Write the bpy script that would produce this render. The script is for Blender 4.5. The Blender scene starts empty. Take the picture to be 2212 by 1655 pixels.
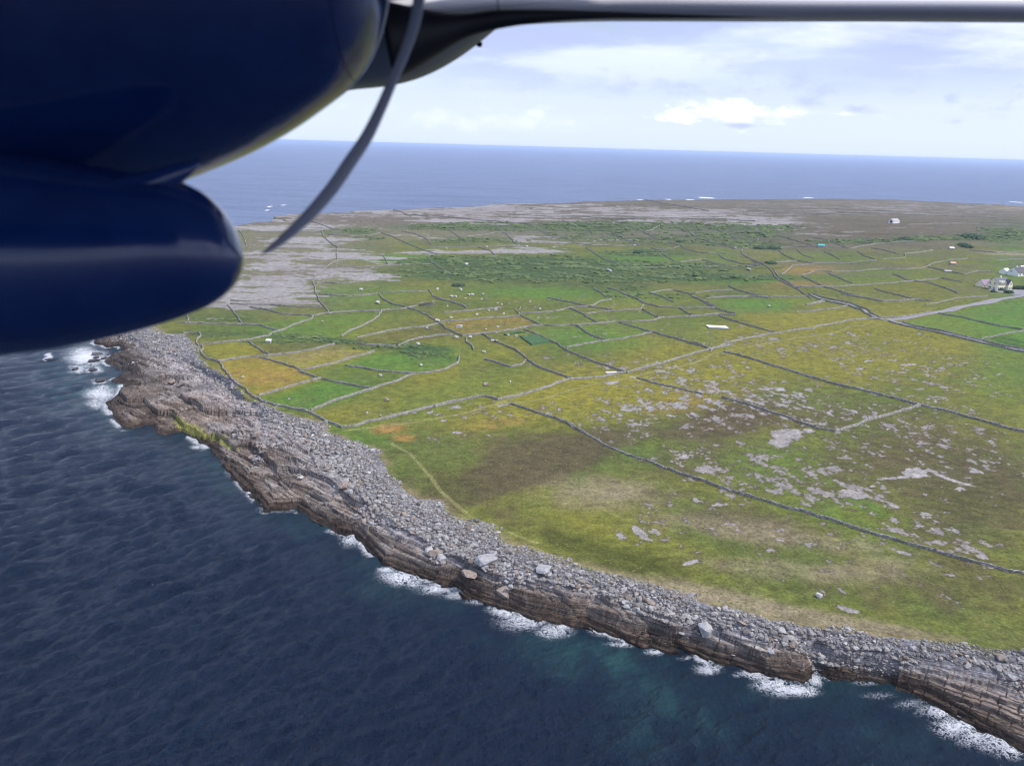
import bpy, math, random
import numpy as np
from mathutils import Vector, Matrix
R = math.radians
random.seed(7); rng = np.random.default_rng(11)
sc = bpy.context.scene
C = sc.collection

# ------------------------------------------------------------------ camera
CAM = np.array([0.0, 0.0, 100.0])
HF, PITCH, ROLL = R(66), R(16.7), R(1.57)
FOC = 1106 / math.tan(HF / 2)            # focal length in photo units (photo 2212 wide)
fw = np.array([0, math.cos(PITCH), -math.sin(PITCH)])
r0 = np.array([1.0, 0, 0]); u0 = np.array([0, math.sin(PITCH), math.cos(PITCH)])
rt = math.cos(ROLL) * r0 + math.sin(ROLL) * u0
up = -math.sin(ROLL) * r0 + math.cos(ROLL) * u0
cd = bpy.data.cameras.new('camera'); cam = bpy.data.objects.new('camera', cd); C.objects.link(cam)
cam.matrix_world = Matrix(((rt[0], up[0], -fw[0], CAM[0]), (rt[1], up[1], -fw[1], CAM[1]), (rt[2], up[2], -fw[2], CAM[2]), (0, 0, 0, 1)))
cd.sensor_width = 36; cd.lens = 18 / math.tan(HF / 2); cd.clip_start = 0.02; cd.clip_end = 120000
cd.dof.use_dof = True; cd.dof.focus_distance = 350; cd.dof.aperture_fstop = 1.9
sc.camera = cam

# ------------------------------------------------------------------ sun, sky, exposure
SUN_EL, SUN_AZ = R(52), R(104)            # azimuth from +Y (view direction) towards +X (right)
sl = bpy.data.lights.new('sun', 'SUN'); sl.energy = 2.5; sl.angle = R(3); sl.color = (1.0, 0.95, 0.88)
so = bpy.data.objects.new('sun', sl); C.objects.link(so)
sd = Vector((math.sin(SUN_AZ) * math.cos(SUN_EL), math.cos(SUN_AZ) * math.cos(SUN_EL), math.sin(SUN_EL)))
so.rotation_euler = sd.to_track_quat('Z', 'Y').to_euler(); so.location = (0, 0, 300)
sc.view_settings.view_transform = 'Standard'; sc.view_settings.look = 'None'
sc.view_settings.exposure = 0.75; sc.view_settings.gamma = 1
sc.cycles.use_denoising = True; sc.cycles.denoiser = 'OPENIMAGEDENOISE'; sc.cycles.denoising_input_passes = 'RGB_ALBEDO_NORMAL'; sc.cycles.denoising_prefilter = 'ACCURATE'
sc.cycles.filter_width = 1.1; sc.cycles.sample_clamp_indirect = 2; sc.cycles.sample_clamp_direct = 8
sc.cycles.max_bounces = 6; sc.cycles.volume_bounces = 1; sc.cycles.transparent_max_bounces = 8

class NT:
    """tiny node helper"""
    def __init__(s, tree): s.t = tree; s.n = tree.nodes; s.l = tree.links
    def new(s, typ, **kw):
        n = s.n.new(typ)
        for k, v in kw.items(): setattr(n, k, v)
        return n
    def put(s, sock, v):
        if isinstance(v, bpy.types.NodeSocket): s.l.new(v, sock)
        elif v is not None:
            if hasattr(sock, 'default_value'):
                try: sock.default_value = v
                except Exception: sock.default_value = tuple(v) + (1,)
    def m(s, op, a, b=None, c=None, clamp=False):
        n = s.new('ShaderNodeMath', operation=op, use_clamp=clamp)
        for i, v in enumerate((a, b, c)):
            if v is not None: s.put(n.inputs[i], v)
        return n.outputs[0]
    def vm(s, op, a, b=None):
        n = s.new('ShaderNodeVectorMath', operation=op)
        s.put(n.inputs[0], a)
        if b is not None: s.put(n.inputs[1], b)
        return n.outputs['Value'] if op in ('DOT_PRODUCT', 'LENGTH') else n.outputs['Vector']
    def noise(s, vec, scale, detail=4, rough=0.55, dist=0):
        n = s.new('ShaderNodeTexNoise'); s.put(n.inputs['Vector'], vec)
        n.inputs['Scale'].default_value = scale; n.inputs['Detail'].default_value = detail
        n.inputs['Roughness'].default_value = rough; n.inputs['Distortion'].default_value = dist
        return n.outputs['Fac']
    def ramp(s, v, a, b, c=0.0, d=1.0, smooth=True):
        n = s.new('ShaderNodeMapRange', interpolation_type='SMOOTHSTEP' if smooth else 'LINEAR')
        for i, x in enumerate((v, a, b, c, d)): s.put(n.inputs[i], x)
        return n.outputs[0]
    def mix(s, f, a, b, mode='MIX'):
        n = s.new('ShaderNodeMix', data_type='RGBA', blend_type=mode)
        s.put(n.inputs[0], f)
        for i, v in ((6, a), (7, b)):
            s.put(n.inputs[i], tuple(v) + (1,) if isinstance(v, tuple) and len(v) == 3 else v)
        return n.outputs[2]
    def scale(s, vec, v):
        n = s.new('ShaderNodeVectorMath', operation='MULTIPLY'); s.put(n.inputs[0], vec); n.inputs[1].default_value = v
        return n.outputs[0]

def az_el(px, py):
    d = (px - 1106) / FOC * rt - (py - 827.5) / FOC * up + fw
    d = d / np.linalg.norm(d)
    return math.atan2(d[0], d[1]), math.asin(d[2])

w = bpy.data.worlds.new('World'); sc.world = w; w.use_nodes = True
n = NT(w.node_tree); n.n.clear()
out = n.new('ShaderNodeOutputWorld'); bg = n.new('ShaderNodeBackground')
sky = n.new('ShaderNodeTexSky', sky_type='NISHITA', sun_disc=False, sun_elevation=SUN_EL, sun_rotation=SUN_AZ)
sky.altitude = 100; sky.air_density = 1.0; sky.dust_density = 1.5
tc = n.new('ShaderNodeTexCoord'); sep = n.new('ShaderNodeSeparateXYZ'); n.put(sep.inputs[0], tc.outputs['Generated'])
X, Y, Z = sep.outputs
zc = n.m('ADD', n.m('MAXIMUM', Z, 0.0), 0.10)
cv = n.new('ShaderNodeCombineXYZ'); n.put(cv.inputs[0], n.m('DIVIDE', X, zc)); n.put(cv.inputs[1], n.m('DIVIDE', Y, zc))
c1 = n.noise(cv.outputs[0], 0.55, 7, 0.55, 0.3); c2 = n.noise(n.vm('ADD', cv.outputs[0], (7.3, 2.1, 0)), 0.9, 5, 0.5, 0.2)
cover = n.m('MULTIPLY', n.ramp(c1, 0.30, 0.56), n.ramp(Z, 0.25, 0.6, 1.0, 0.55))
cloudcol = n.mix(n.ramp(c2, 0.40, 0.60), (4.5, 5.2, 8.3), (7.8, 8.5, 10.6))
AZ = n.m('ARCTAN2', X, Y); EL = n.m('ARCSINE', Z)
# pale glow low over the sea
hz = n.ramp(EL, 0.0, 0.22, 1.0, 0.0)
skyc = n.mix(n.m('MULTIPLY', hz, 0.75), sky.outputs[0], (7.6, 8.7, 11.2))
col = n.mix(n.m('MULTIPLY', cover, n.ramp(EL, 0.04, 0.14)), skyc, cloudcol)
cb = n.noise(n.scale(tc.outputs['Generated'], (1, 1, 2.2)), 26, 7, 0.62)
def puff(col, px, py, rx, ry, c, k=1.0):
    a, e = az_el(px, py)
    da = n.m('DIVIDE', n.m('SUBTRACT', AZ, a), rx / FOC); de = n.m('DIVIDE', n.m('SUBTRACT', EL, e), ry / FOC)
    r2 = n.m('SQRT', n.m('ADD', n.m('MULTIPLY', da, da), n.m('MULTIPLY', de, de)))
    f = n.ramp(n.m('ADD', n.m('SUBTRACT', 1.0, r2), n.m('MULTIPLY', n.m('SUBTRACT', cb, 0.5), 4.0)), 0.0, 1.5, 0.0, k)
    return n.mix(f, col, c)
WH = (10.3, 10.6, 11.3); GR = (4.9, 5.6, 8.6)
for p in ((1080, 262, 300, 30), (1630, 246, 170, 26), (1470, 248, 60, 16), (1545, 238, 40, 26), (1600, 232, 50, 20), (1700, 240, 60, 18), (1800, 247, 50, 7), (1150, 243, 30, 12)):
    col = puff(col, *p, WH, 0.9 if p[2] < 250 and p[0] > 1200 else 0.22)
for p in ((1745, 222, 52, 26), (1600, 272, 70, 7), (1855, 236, 40, 12), (2050, 218, 22, 14), (2070, 262, 30, 12), (2160, 235, 60, 40), (1400, 185, 420, 26), (1900, 150, 420, 50)):
    col = puff(col, *p, GR, 0.95 if p[2] < 100 else 0.6)
col = n.vm('MULTIPLY', col, n.vm('ADD', (0, 0, 0), n.ramp(EL, 0.3, 1.0, 1.0, 1.75)))      # thin overcast overhead, brightened out of view to add fill light
n.put(bg.inputs[0], col); bg.inputs[1].default_value = 0.075
n.put(out.inputs[0], bg.outputs[0])

# ------------------------------------------------------------------ numpy helpers
def fr(pts, view):
    """points read off a zoomed view of the photo -> photo units (2212 wide)"""
    x0, y0, s = VIEWS[view]
    return [((x0 + x / s) * 0.553, (y0 + y / s) * 0.553) for x, y in pts]
VIEWS = dict(F=(0, 0, 0.553), A=(700, 1150, 2.011), B=(1700, 1150, 2.011), C=(2700, 1150, 1.7015), D=(900, 780, 1.8433), E=(2000, 780, 2.212),
             G=(2900, 780, 2.011), H=(2200, 1600, 1.2289), K=(2800, 2200, 1.8433), L=(0, 1300, 2.7588), P=(900, 1500, 1.839), Q=(200, 1200, 1.4747), T=(1900, 2000, 1.3825))
def plane_pt(px, py, z=0.0):
    d = (px - 1106) / FOC * rt - (py - 827.5) / FOC * up + fw
    t = (z - CAM[2]) / d[2]
    return CAM + t * d
def proj(P):
    d = P - CAM
    zc = d @ fw
    return 1106 + FOC * (d @ rt) / zc, 827.5 - FOC * (d @ up) / zc, zc
def hash2(ix, iy, seed):
    h = (ix.astype(np.int64) * 374761393 + iy.astype(np.int64) * 668265263 + seed * 974634721) & 0xFFFFFFFF
    h = ((h ^ (h >> 13)) * 1274126177) & 0xFFFFFFFF
    h = ((h ^ (h >> 16)) * 2246822519) & 0xFFFFFFFF
    return ((h ^ (h >> 15)) & 0xFFFFFF) / float(0xFFFFFF)
def vn(x, y, seed=0):
    x = np.asarray(x, float); y = np.asarray(y, float)
    ix = np.floor(x); iy = np.floor(y); fx = x - ix; fy = y - iy
    fx = fx * fx * (3 - 2 * fx); fy = fy * fy * (3 - 2 * fy)
    a = hash2(ix, iy, seed); b = hash2(ix + 1, iy, seed); c = hash2(ix, iy + 1, seed); d = hash2(ix + 1, iy + 1, seed)
    return (a * (1 - fx) + b * fx) * (1 - fy) + (c * (1 - fx) + d * fx) * fy
def fbm(x, y, o=4, seed=0, g=0.5):
    s = 0; a = 1; t = 0
    for i in range(o):
        s = s + a * vn(x, y, seed + i * 17); t += a; a *= g
        x, y = x * 2.03 + y * 0.11 + 5.1, y * 2.03 - x * 0.11 + 9.7
    return s / t
def ss(v, a, b):
    t = np.clip((v - a) / (b - a), 0, 1); return t * t * (3 - 2 * t)
def dist_poly(x, y, P):
    best = np.full(x.shape, 1e18)
    for (ax, ay), (bx, by) in zip(P[:-1], P[1:]):
        dx, dy = bx - ax, by - ay; L = dx * dx + dy * dy
        t = np.clip(((x - ax) * dx + (y - ay) * dy) / L, 0, 1)
        ex = x - ax - t * dx; ey = y - ay - t * dy
        np.minimum(best, ex * ex + ey * ey, out=best)
    return np.sqrt(best)
def inside(x, y, P):
    r = np.zeros(x.shape, bool)
    for (ax, ay), (bx, by) in zip(P, P[1:] + P[:1]):
        if ay == by: continue
        c = ((ay > y) != (by > y)) & (x < (bx - ax) * (y - ay) / (by - ay) + ax)
        r ^= c
    return r

# ------------------------------------------------------------------ shore lines, traced and laid on the ground at true distance
shoreF = [(392, 560), (330, 610), (262, 668), (205, 718), (196, 742), (232, 752), (252, 748), (262, 762), (232, 770), (218, 782), (243, 796), (262, 800), (252, 812), (236, 822), (258, 832), (252, 850),
          (238, 862), (222, 868), (226, 884), (240, 905), (262, 931), (285, 927), (290, 926), (318, 920), (333, 936), (350, 944), (383, 936), (398, 940), (423, 958), (436, 962), (470, 1000), (520, 1050), (572, 1107),
          (588, 1104), (612, 1103), (640, 1100), (668, 1118), (700, 1134), (735, 1152), (760, 1160), (790, 1190), (818, 1220), (840, 1224), (868, 1236), (905, 1250), (950, 1262),
          (985, 1268), (1012, 1290), (1050, 1304), (1090, 1312), (1130, 1328), (1180, 1338), (1228, 1350), (1262, 1352), (1290, 1366), (1330, 1378), (1370, 1390), (1400, 1392), (1428, 1404),
          (1465, 1412), (1500, 1420), (1540, 1442), (1580, 1448), (1622, 1460), (1650, 1461), (1700, 1462), (1738, 1471), (1760, 1450), (1790, 1462), (1830, 1470), (1900, 1482),
          (1990, 1510), (2080, 1560), (2150, 1600), (2212, 1640), (2330, 1720)]
cobF = [(392, 545), (330, 600), (275, 655), (250, 715), (300, 740), (335, 766), (395, 778), (428, 802), (486, 834), (516, 868), (556, 896), (585, 926), (640, 958), (690, 990), (712, 1040), (770, 1075), (812, 1118),
        (860, 1150), (930, 1185), (1010, 1222), (1100, 1262), (1190, 1275), (1290, 1295), (1380, 1320), (1480, 1352), (1560, 1372), (1650, 1396), (1730, 1404), (1800, 1412), (1900, 1425), (2212, 1480), (2330, 1510)]
grsF = [(392, 530), (370, 590), (345, 640), (330, 700), (352, 722), (402, 724), (425, 752), (440, 790), (500, 820), (530, 862), (590, 884), (640, 902), (692, 915), (702, 935), (760, 955), (812, 975), (835, 1010), (850, 1040),
        (900, 1080), (952, 1085), (985, 1120), (1050, 1140), (1100, 1178), (1180, 1207), (1300, 1237), (1400, 1262), (1500, 1298), (1600, 1328), (1700, 1348), (1800, 1363),
        (1900, 1376), (2000, 1385), (2212, 1410), (2330, 1430)]
farF = [(490, 468), (540, 460), (578, 459), (588, 448), (690, 444), (900, 440), (1130, 434), (1500, 432), (1800, 430), (2000, 433), (2212, 443), (2450, 458)]
def W(pts, z): return [tuple(plane_pt(x, y, z)[:2]) for x, y in pts]
VIEWS['U'] = (0, 1172, 1.106); VIEWS['V'] = (1562, 1758, 0.9073)
TIERS = [(fr([(500, 372), (522, 400), (545, 427), (620, 426), (642, 452), (680, 476), (745, 486), (790, 536), (862, 572), (930, 576), (975, 602), (1015, 641), (1080, 636), (1120, 672), (1162, 702), (1200, 744), (1245, 742), (1320, 766), (1366, 792), (1420, 812), (1465, 852), (1530, 905), (1610, 930)], 'U'), 1.25, 13),
         (fr([(775, 425), (800, 446), (840, 466), (880, 490), (940, 498), (1010, 500), (1060, 512), (1165, 518)], 'U'), 1.5, 16),
         (fr([(545, 545), (640, 540), (690, 590), (760, 580), (800, 600)], 'U'), 0.5, 8),
         (fr([(480, 470), (560, 520), (640, 560), (690, 600)], 'U'), 0.4, 6),
         (fr([(1060, 735), (1180, 745), (1225, 790), (1340, 840), (1420, 880)], 'U'), 0.5, 8),
         (fr([(1000, 590), (1180, 610), (1250, 660), (1330, 690)], 'U'), 0.6, 9),
         (fr([(470, 503), (560, 532), (625, 577), (695, 545), (745, 573), (775, 560)], 'V'), 0.9, 8),
         (fr([(230, 430), (330, 470), (420, 480), (470, 520)], 'V'), 0.7, 7),
         (fr([(730, 620), (800, 600), (870, 610), (960, 650), (1030, 650)], 'V'), 0.8, 8)]
shore = W(shoreF, 0.0); cob = W(cobF, 4.0); grs = W(grsF, 6.8); far = W(farF, 19.0)
tail = [(700, 60), (1900, 300)]
closing = [tuple(p) for p in reversed(far)]
lpoly = shore + tail + closing; cpoly = cob + [(700, 110), (1900, 340)] + closing; gpoly = grs + [(700, 150), (1900, 380)] + closing
shoreD = shore + [tail[0]]; cobD = cob + [(700, 110)]; grsD = grs + [(700, 150)]
farD = far
TIERS = [(W(P_, 3.0), a_, D_) for P_, a_, D_ in TIERS]
a = np.array(plane_pt(579, 1021, 3)[:2]); b = np.array(plane_pt(768, 1111, 3)[:2])
JD = (b - a) / np.linalg.norm(b - a); JN = np.array([-JD[1], JD[0]])      # joint directions of the bedrock

def fields(x, y, need=None):
    """signed distances: positive = landward"""
    dn = dist_poly(x, y, shoreD); df = dist_poly(x, y, farD + [(1900, 300)])
    ins = inside(x, y, lpoly)
    ds = np.where(ins, np.minimum(dn, df), -np.minimum(dn, df))
    dc = dist_poly(x, y, cobD); dc = np.where(inside(x, y, cpoly), dc, -dc)
    dg = dist_poly(x, y, grsD); dg = np.where(inside(x, y, gpoly), dg, -dg)
    return ds, dn, df, dc, dg

def side_dist(x, y, P):
    """signed distance to an open line, positive on its landward side"""
    best = np.full(x.shape, 1e18); sg = np.ones(x.shape); k = len(P) - 1
    for i, ((ax, ay), (bx, by)) in enumerate(zip(P[:-1], P[1:])):
        dx, dy = bx - ax, by - ay; L = dx * dx + dy * dy
        t = ((x - ax) * dx + (y - ay) * dy) / L; tc = np.clip(t, 0, 1)
        ex = x - ax - tc * dx; ey = y - ay - tc * dy; d = ex * ex + ey * ey
        c_ = dx * (y - ay) - dy * (x - ax)
        upd = d < best; best = np.where(upd, d, best)
        s_ = np.where(c_ > 0, 1.0, -1.0)
        if i == 0: s_ = np.where(t < 0, 0.0, s_)
        if i == k - 1: s_ = np.where(t > 1, 0.0, s_)
        sg = np.where(upd, s_, sg)
    return np.sqrt(best) * sg
def tiers(x, y):
    r_ = np.zeros(x.shape); near = (np.abs(x) < 260) & (y < 620) & (y > 80)
    xs, ys = x[near], y[near]; acc = np.zeros(xs.shape)
    for P_, a_, D_ in TIERS:
        sd_ = side_dist(xs, ys, P_); acc += 1.35 * a_ * ss(sd_, 0.02, 0.34) * (1 - ss(sd_, D_ * .35, D_))
    r_[near] = acc; return r_
def height(x, y, F=None, detail=True):
    x = np.asarray(x, float); y = np.asarray(y, float)
    ds, dn, df, dc, dg = F if F is not None else fields(x, y)
    u = x * JD[0] + y * JD[1]; v = x * JN[0] + y * JN[1]
    wu = u + 2.2 * (fbm(u / 9, v / 9, 2, 3) - 0.5); wv = v + 2.2 * (fbm(u / 9, v / 9, 2, 5) - 0.5)
    # big joint blocks of the bedrock
    row = np.floor(wv / 5.5); bo = hash2(row, row * 0, 41) * 17
    blk = hash2(np.floor((wu + bo) / 17), row, 42)
    row2 = np.floor(wv / 2.3); bo2 = hash2(row2, row2 * 0, 43) * 8
    blk2 = hash2(np.floor((wu + bo2) / 8), row2, 44)
    left = ss(-x, -10, 120)                                 # platform is low towards the far left tip
    seaward = 2.8 - 1.7 * left - 1.5 * ss(x, 58, 76)
    wid_p = ds + np.maximum(-dc, 0) + 0.5
    t = np.clip(ds / wid_p, 0, 1)
    base = seaward + (5.0 - seaward) * t ** 1.15 + 1.3 * (blk - 0.5) * (0.3 + 0.7 * ss(t, 0, 0.5)) + 0.25 * (blk2 - 0.5)
    q = 0.85
    plat = np.floor(base / q) * q + q * ss(base / q - np.floor(base / q), 0.9, 1.0) + 0.12 * (base / q - np.floor(base / q))
    plat = np.minimum(plat + tiers(np.atleast_1d(x), np.atleast_1d(y)) * ss(dn, 0.5, 3), 6.6)
    if detail:
        g1 = np.abs((wv / 1.45) % 1 - 0.5) * 2; g2 = np.abs(((wu + bo2) / 3.1) % 1 - 0.5) * 2
        plat = plat - 0.40 * ss(g1, 0.70, 0.98) * (0.3 + 1.0 * (vn(u / 7, v / 3, 7))) - 0.25 * ss(g2, 0.88, 0.99)
        plat = plat + 0.22 * (fbm(u / 1.6, v / 0.7, 3, 9) - 0.5)
    t2 = np.clip(dc / (dc + np.maximum(-dg, 0) + 0.5), 0, 1)
    cobh = 5.3 + 1.9 * ss(t2, 0, 0.8) + 0.5 * (fbm(x / 6, y / 6, 3, 12) - 0.5)
    if detail: cobh = cobh + 0.5 * (fbm(x / 0.9, y / 0.9, 2, 13) - 0.5)
    rise = 12.5 * ss(dn, 40, 950)
    gr = 6.9 + 0.9 * (fbm(x / 45, y / 45, 3, 21) - 0.5) + rise
    # limestone terraces inland
    tm = ss(dn, 230, 330) * (1 - ss(dn, 700, 900))
    e = rise + 3.4 * (fbm(x / 210, y / 55, 3, 23) - 0.5)
    tq = 2.6; st = np.floor(e / tq) * tq + tq * ss(e / tq - np.floor(e / tq), 0.72, 1.0)
    gr = gr + tm * (st - e)
    gr = gr + 0.5 * ss(dg, 6, 60) * (fbm(x / 14, y / 14, 3, 25) - 0.5)
    if detail: gr = gr + 0.16 * (fbm(x / 1.7, y / 1.7, 2, 27) - 0.5)
    h = np.where(dc > 0, cobh, plat)
    m = ss(dc, -0.3, 1.2); h = plat * (1 - m) + cobh * m
    mg = ss(dg, -0.5, 2.5); h = h * (1 - mg) + gr * mg
    # sea edge of the near shore: jagged by the joint blocks
    dj = dn * np.where(ds > 0, 1, -1) + ((blk - 0.5) * 2.4 + (blk2 - 0.5) * 1.5) * (1 - .7 * left) + 0.5 * (fbm(x / 3.0, y / 3.0, 2, 31) - 0.5)
    under = -1.2 - 0.35 * np.maximum(-dj, 0)
    c1_ = ss(dj, -0.1, 0.35) * 0.45 + ss(dj, 0.9, 1.3) * 0.25 + ss(dj, 2.1 + 1.2 * (blk2 - .5), 2.5 + 1.2 * (blk2 - .5)) * 0.3
    hn = under * (1 - c1_) + h * c1_
    # far cliffs
    dfj = df * np.where(ds > 0, 1, -1) + 5 * (fbm(x / 12, y / 12, 2, 33) - 0.5)
    c2_ = ss(dfj, -1, 4)
    hf = -2 * (1 - c2_) + h * c2_
    z = np.where(df < dn, hf, hn)
    return np.maximum(z, -3.5)

def gp(px, py):
    """ground point seen at a photo position"""
    z = 7.0
    for i in range(14):
        p = plane_pt(px, py, z)
        hz_ = float(height(np.array([p[0]]), np.array([p[1]]), detail=False)[0])
        z = z + 0.6 * (hz_ - z)
    p = plane_pt(px, py, z); return np.array([p[0], p[1], z])
def gps(pts, view): return [gp(*p) for p in fr(pts, view)]

# ------------------------------------------------------------------ object helpers
def tag(o, label=None, cat=None, group=None, kind=None):
    if label: o['label'] = label
    if cat: o['category'] = cat
    if group: o['group'] = group
    if kind: o['kind'] = kind
    return o
def empty(name, loc, label, cat, group=None, rz=0):
    o = bpy.data.objects.new(name, None); C.objects.link(o); o.location = loc; o.rotation_euler = (0, 0, rz)
    o.empty_display_size = 0.3
    return tag(o, label, cat, group)
def mesh(name, V, Fc, mat, parent=None, smooth=False, loc=None):
    me = bpy.data.meshes.new(name)
    V = np.asarray(V, np.float32)
    if isinstance(Fc, np.ndarray):
        k = Fc.shape[1]; nf = len(Fc)
        me.vertices.add(len(V)); me.vertices.foreach_set('co', V.ravel())
        me.loops.add(nf * k); me.loops.foreach_set('vertex_index', Fc.astype(np.int32).ravel())
        me.polygons.add(nf); me.polygons.foreach_set('loop_start', np.arange(0, nf * k, k, dtype=np.int32))
        me.polygons.foreach_set('use_smooth', np.full(nf, bool(smooth)))
        me.update(calc_edges=True)
    else:
        me.from_pydata([tuple(map(float, v)) for v in V], [], Fc)
        if smooth:
            for p in me.polygons: p.use_smooth = True
    me.materials.append(mat)
    o = bpy.data.objects.new(name, me); C.objects.link(o)
    if parent is not None: o.parent = parent
    if loc is not None: o.location = loc
    return o
def attr(o, name, col):
    a_ = o.data.color_attributes.new(name, 'FLOAT_COLOR', 'POINT')
    c4 = np.ones((len(col), 4), np.float32); c4[:, :col.shape[1]] = col
    a_.data.foreach_set('color', c4.ravel())
def bsdf(name, base=(0.5, 0.5, 0.5), rough=0.6, **kw):
    m_ = bpy.data.materials.new(name); m_.use_nodes = True
    q = NT(m_.node_tree); b_ = m_.node_tree.nodes['Principled BSDF']
    b_.inputs['Base Color'].default_value = tuple(base) + (1,); b_.inputs['Roughness'].default_value = rough
    for k, v in kw.items(): b_.inputs[k.replace('_', ' ')].default_value = v
    return m_, q, b_
def bump(q, b_, h, strength, dist):
    bn = q.new('ShaderNodeBump'); q.put(bn.inputs['Height'], h); bn.inputs['Strength'].default_value = strength
    bn.inputs['Distance'].default_value = dist; q.put(b_.inputs['Normal'], bn.outputs[0])
def noisy(name, c1_, c2_, scale, rough=0.8, bs=0.0, detail=5, **kw):
    m_, q, b_ = bsdf(name, c1_, rough, **kw)
    g = q.new('ShaderNodeNewGeometry').outputs['Position']
    f = q.ramp(q.noise(g, scale, detail, 0.6), 0.3, 0.7)
    q.put(b_.inputs['Base Color'], q.mix(f, c1_, c2_))
    if bs: bump(q, b_, f, 0.6, bs)
    return m_

# ------------------------------------------------------------------ terrain
def grid(th, rr):
    T, Rr = np.meshgrid(th, rr)                # rows: radius
    return (Rr * np.sin(T)).ravel(), (Rr * np.cos(T)).ravel(), len(rr), len(th)
def radii(r_, r1, fine, k):
    out_ = [r_]
    while out_[-1] < r1:
        r = out_[-1]; out_.append(r + min(max(r * r / fine, 0.16), k * r))
    return np.array(out_)
def quads(nr, nc):
    i = np.arange(nr * nc).reshape(nr, nc)
    return np.stack([i[:-1, :-1], i[:-1, 1:], i[1:, 1:], i[1:, :-1]], -1).reshape(-1, 4)
def compact(V, Fq, *arrs):
    used = np.zeros(len(V), bool); used[Fq.ravel()] = True
    idx = np.cumsum(used) - 1
    return (V[used], idx[Fq]) + tuple(a_[used] for a_ in arrs)

BL = []
KF = dict(drk=.78, yel=.8, brn=1.15)      # ground cover read off the photo: (view, x, y, rx, ry, angle, kind, strength)
def blob(view, kind, *items):
    s = VIEWS[view][2]
    for it in items:
        x, y, rx, ry = it[:4]; ang = it[4] if len(it) > 4 else 0; k = it[5] if len(it) > 5 else 1.0
        (X_, Y_), = fr([(x, y)], view); BL.append((X_, Y_, rx / s * 0.553, ry / s * 0.553, R(ang), kind, k * KF.get(kind, 1)))
# limestone showing through the turf
blob('F', 'lime', (600, 592, 95, 24, 0, .85), (650, 525, 90, 13, 0, .8), (620, 553, 110, 10, 0, .9), (760, 552, 60, 8, 0, .6), (775, 595, 90, 15, 0, .85), (720, 520, 90, 12, 0, .6), (545, 635, 110, 24, 0, .95),
     (650, 492, 140, 8, 0, .9), (800, 455, 330, 12, 0, .75), (560, 470, 100, 12, 0, .8), (760, 560, 120, 6, 0, .7), (1000, 478, 120, 7, 0, .85), (1120, 455, 250, 14, 0, .62), (1300, 465, 200, 12, 0, .6), (1500, 468, 170, 12, 0, .62), (1640, 480, 85, 7, 0, .95),
     (1080, 546, 110, 7, 0, .75), (930, 548, 60, 6, 0, .7), (1180, 530, 90, 10, 0, .5), (1120, 515, 60, 10, 0, .55), (1900, 452, 330, 14, 0, .55), (1350, 520, 60, 8, 0, .45), (470, 640, 90, 30, 0, .9), (1750, 500, 200, 12, 0, .4), (900, 515, 40, 10, 0, .5))
blob('F', 'spk', (1480, 835, 130, 45, 0, .52), (1600, 862, 110, 40, 0, .45), (1800, 745, 140, 40, 0, .33), (1960, 800, 130, 40, 0, .4), (1500, 900, 200, 40, 0, .5), (1700, 860, 130, 30, 0, .5), (1640, 1010, 150, 60, 0, .55), (1770, 1045, 110, 35, 0, .7),
     (2050, 1160, 140, 30, 25, .62), (1920, 1130, 120, 40, 20, .5), (2070, 880, 130, 60, 0, .33), (1050, 885, 150, 20, 0, .36), (1480, 990, 60, 16, 0, .7), (1900, 940, 130, 40, 0, .4), (1380, 880, 100, 30, 0, .38), (1350, 795, 90, 12, 0, .4),
     (1820, 900, 100, 40, 0, .38), (2100, 1000, 120, 60, 0, .42), (970, 880, 80, 12, 0, .35), (1250, 780, 120, 14, 0, .3), (1750, 1200, 300, 60, 10, .24), (1250, 690, 140, 40, 0, .22), (1000, 945, 60, 10, 0, .45), (1600, 745, 120, 30, 0, .28), (1560, 1080, 60, 20, 10, .45))
blob('H', 'pav', (1080, 120, 95, 34, 0, 1), (1040, 160, 60, 25, 0, 1), (1160, 100, 60, 10, 0, .8), (1700, 300, 95, 30, 0, 1), (1590, 328, 90, 10, -5, 1), (1870, 335, 110, 9, 20, 1), (710, 285, 80, 22, 0, .95), (560, 228, 50, 18, 0, .75), (1390, 405, 90, 22, 10, .9), (660, 335, 40, 10, 10, .8),
     (265, 595, 60, 17, 35, .9), (375, 592, 70, 22, 35, 1), (448, 588, 48, 12, 38, .9), (605, 738, 42, 11, -12, 1), (1360, 955, 62, 13, 22, 1), (1390, 965, 40, 11, 10, 1), (1645, 690, 50, 9, 14, .9), (2010, 708, 46, 12, 18, 1), (1760, 640, 160, 20, 22, .62), (1045, 625, 26, 9, 25, .9), (790, 548, 16, 5, 0, .9), (1335, 665, 26, 8, 15, .9), (1845, 795, 36, 7, 10, .9), (880, 765, 22, 5, 5, .8),
     (745, 458, 30, 9, 0, .8), (835, 460, 18, 10, 0, .7), (1490, 370, 18, 7, 0, .9), (1560, 950, 14, 9, 0, .7), (855, 382, 26, 8, 10, .8), (1160, 740, 0.1, 0.1))
blob('B', 'pav', (1390, 700, 70, 10, -4, .9), (1110, 536, 34, 9, 8, .8), (545, 870, 70, 10, -15, .8), (1880, 565, 34, 14, 0, .7), (1555, 650, 40, 8, 0, .8), (60, 990, 40, 12, 0, .8), (190, 1090, 70, 14, 0, .8), (1030, 712, 34, 9, 0, .7), (1200, 720, 0.1, .1))
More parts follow.
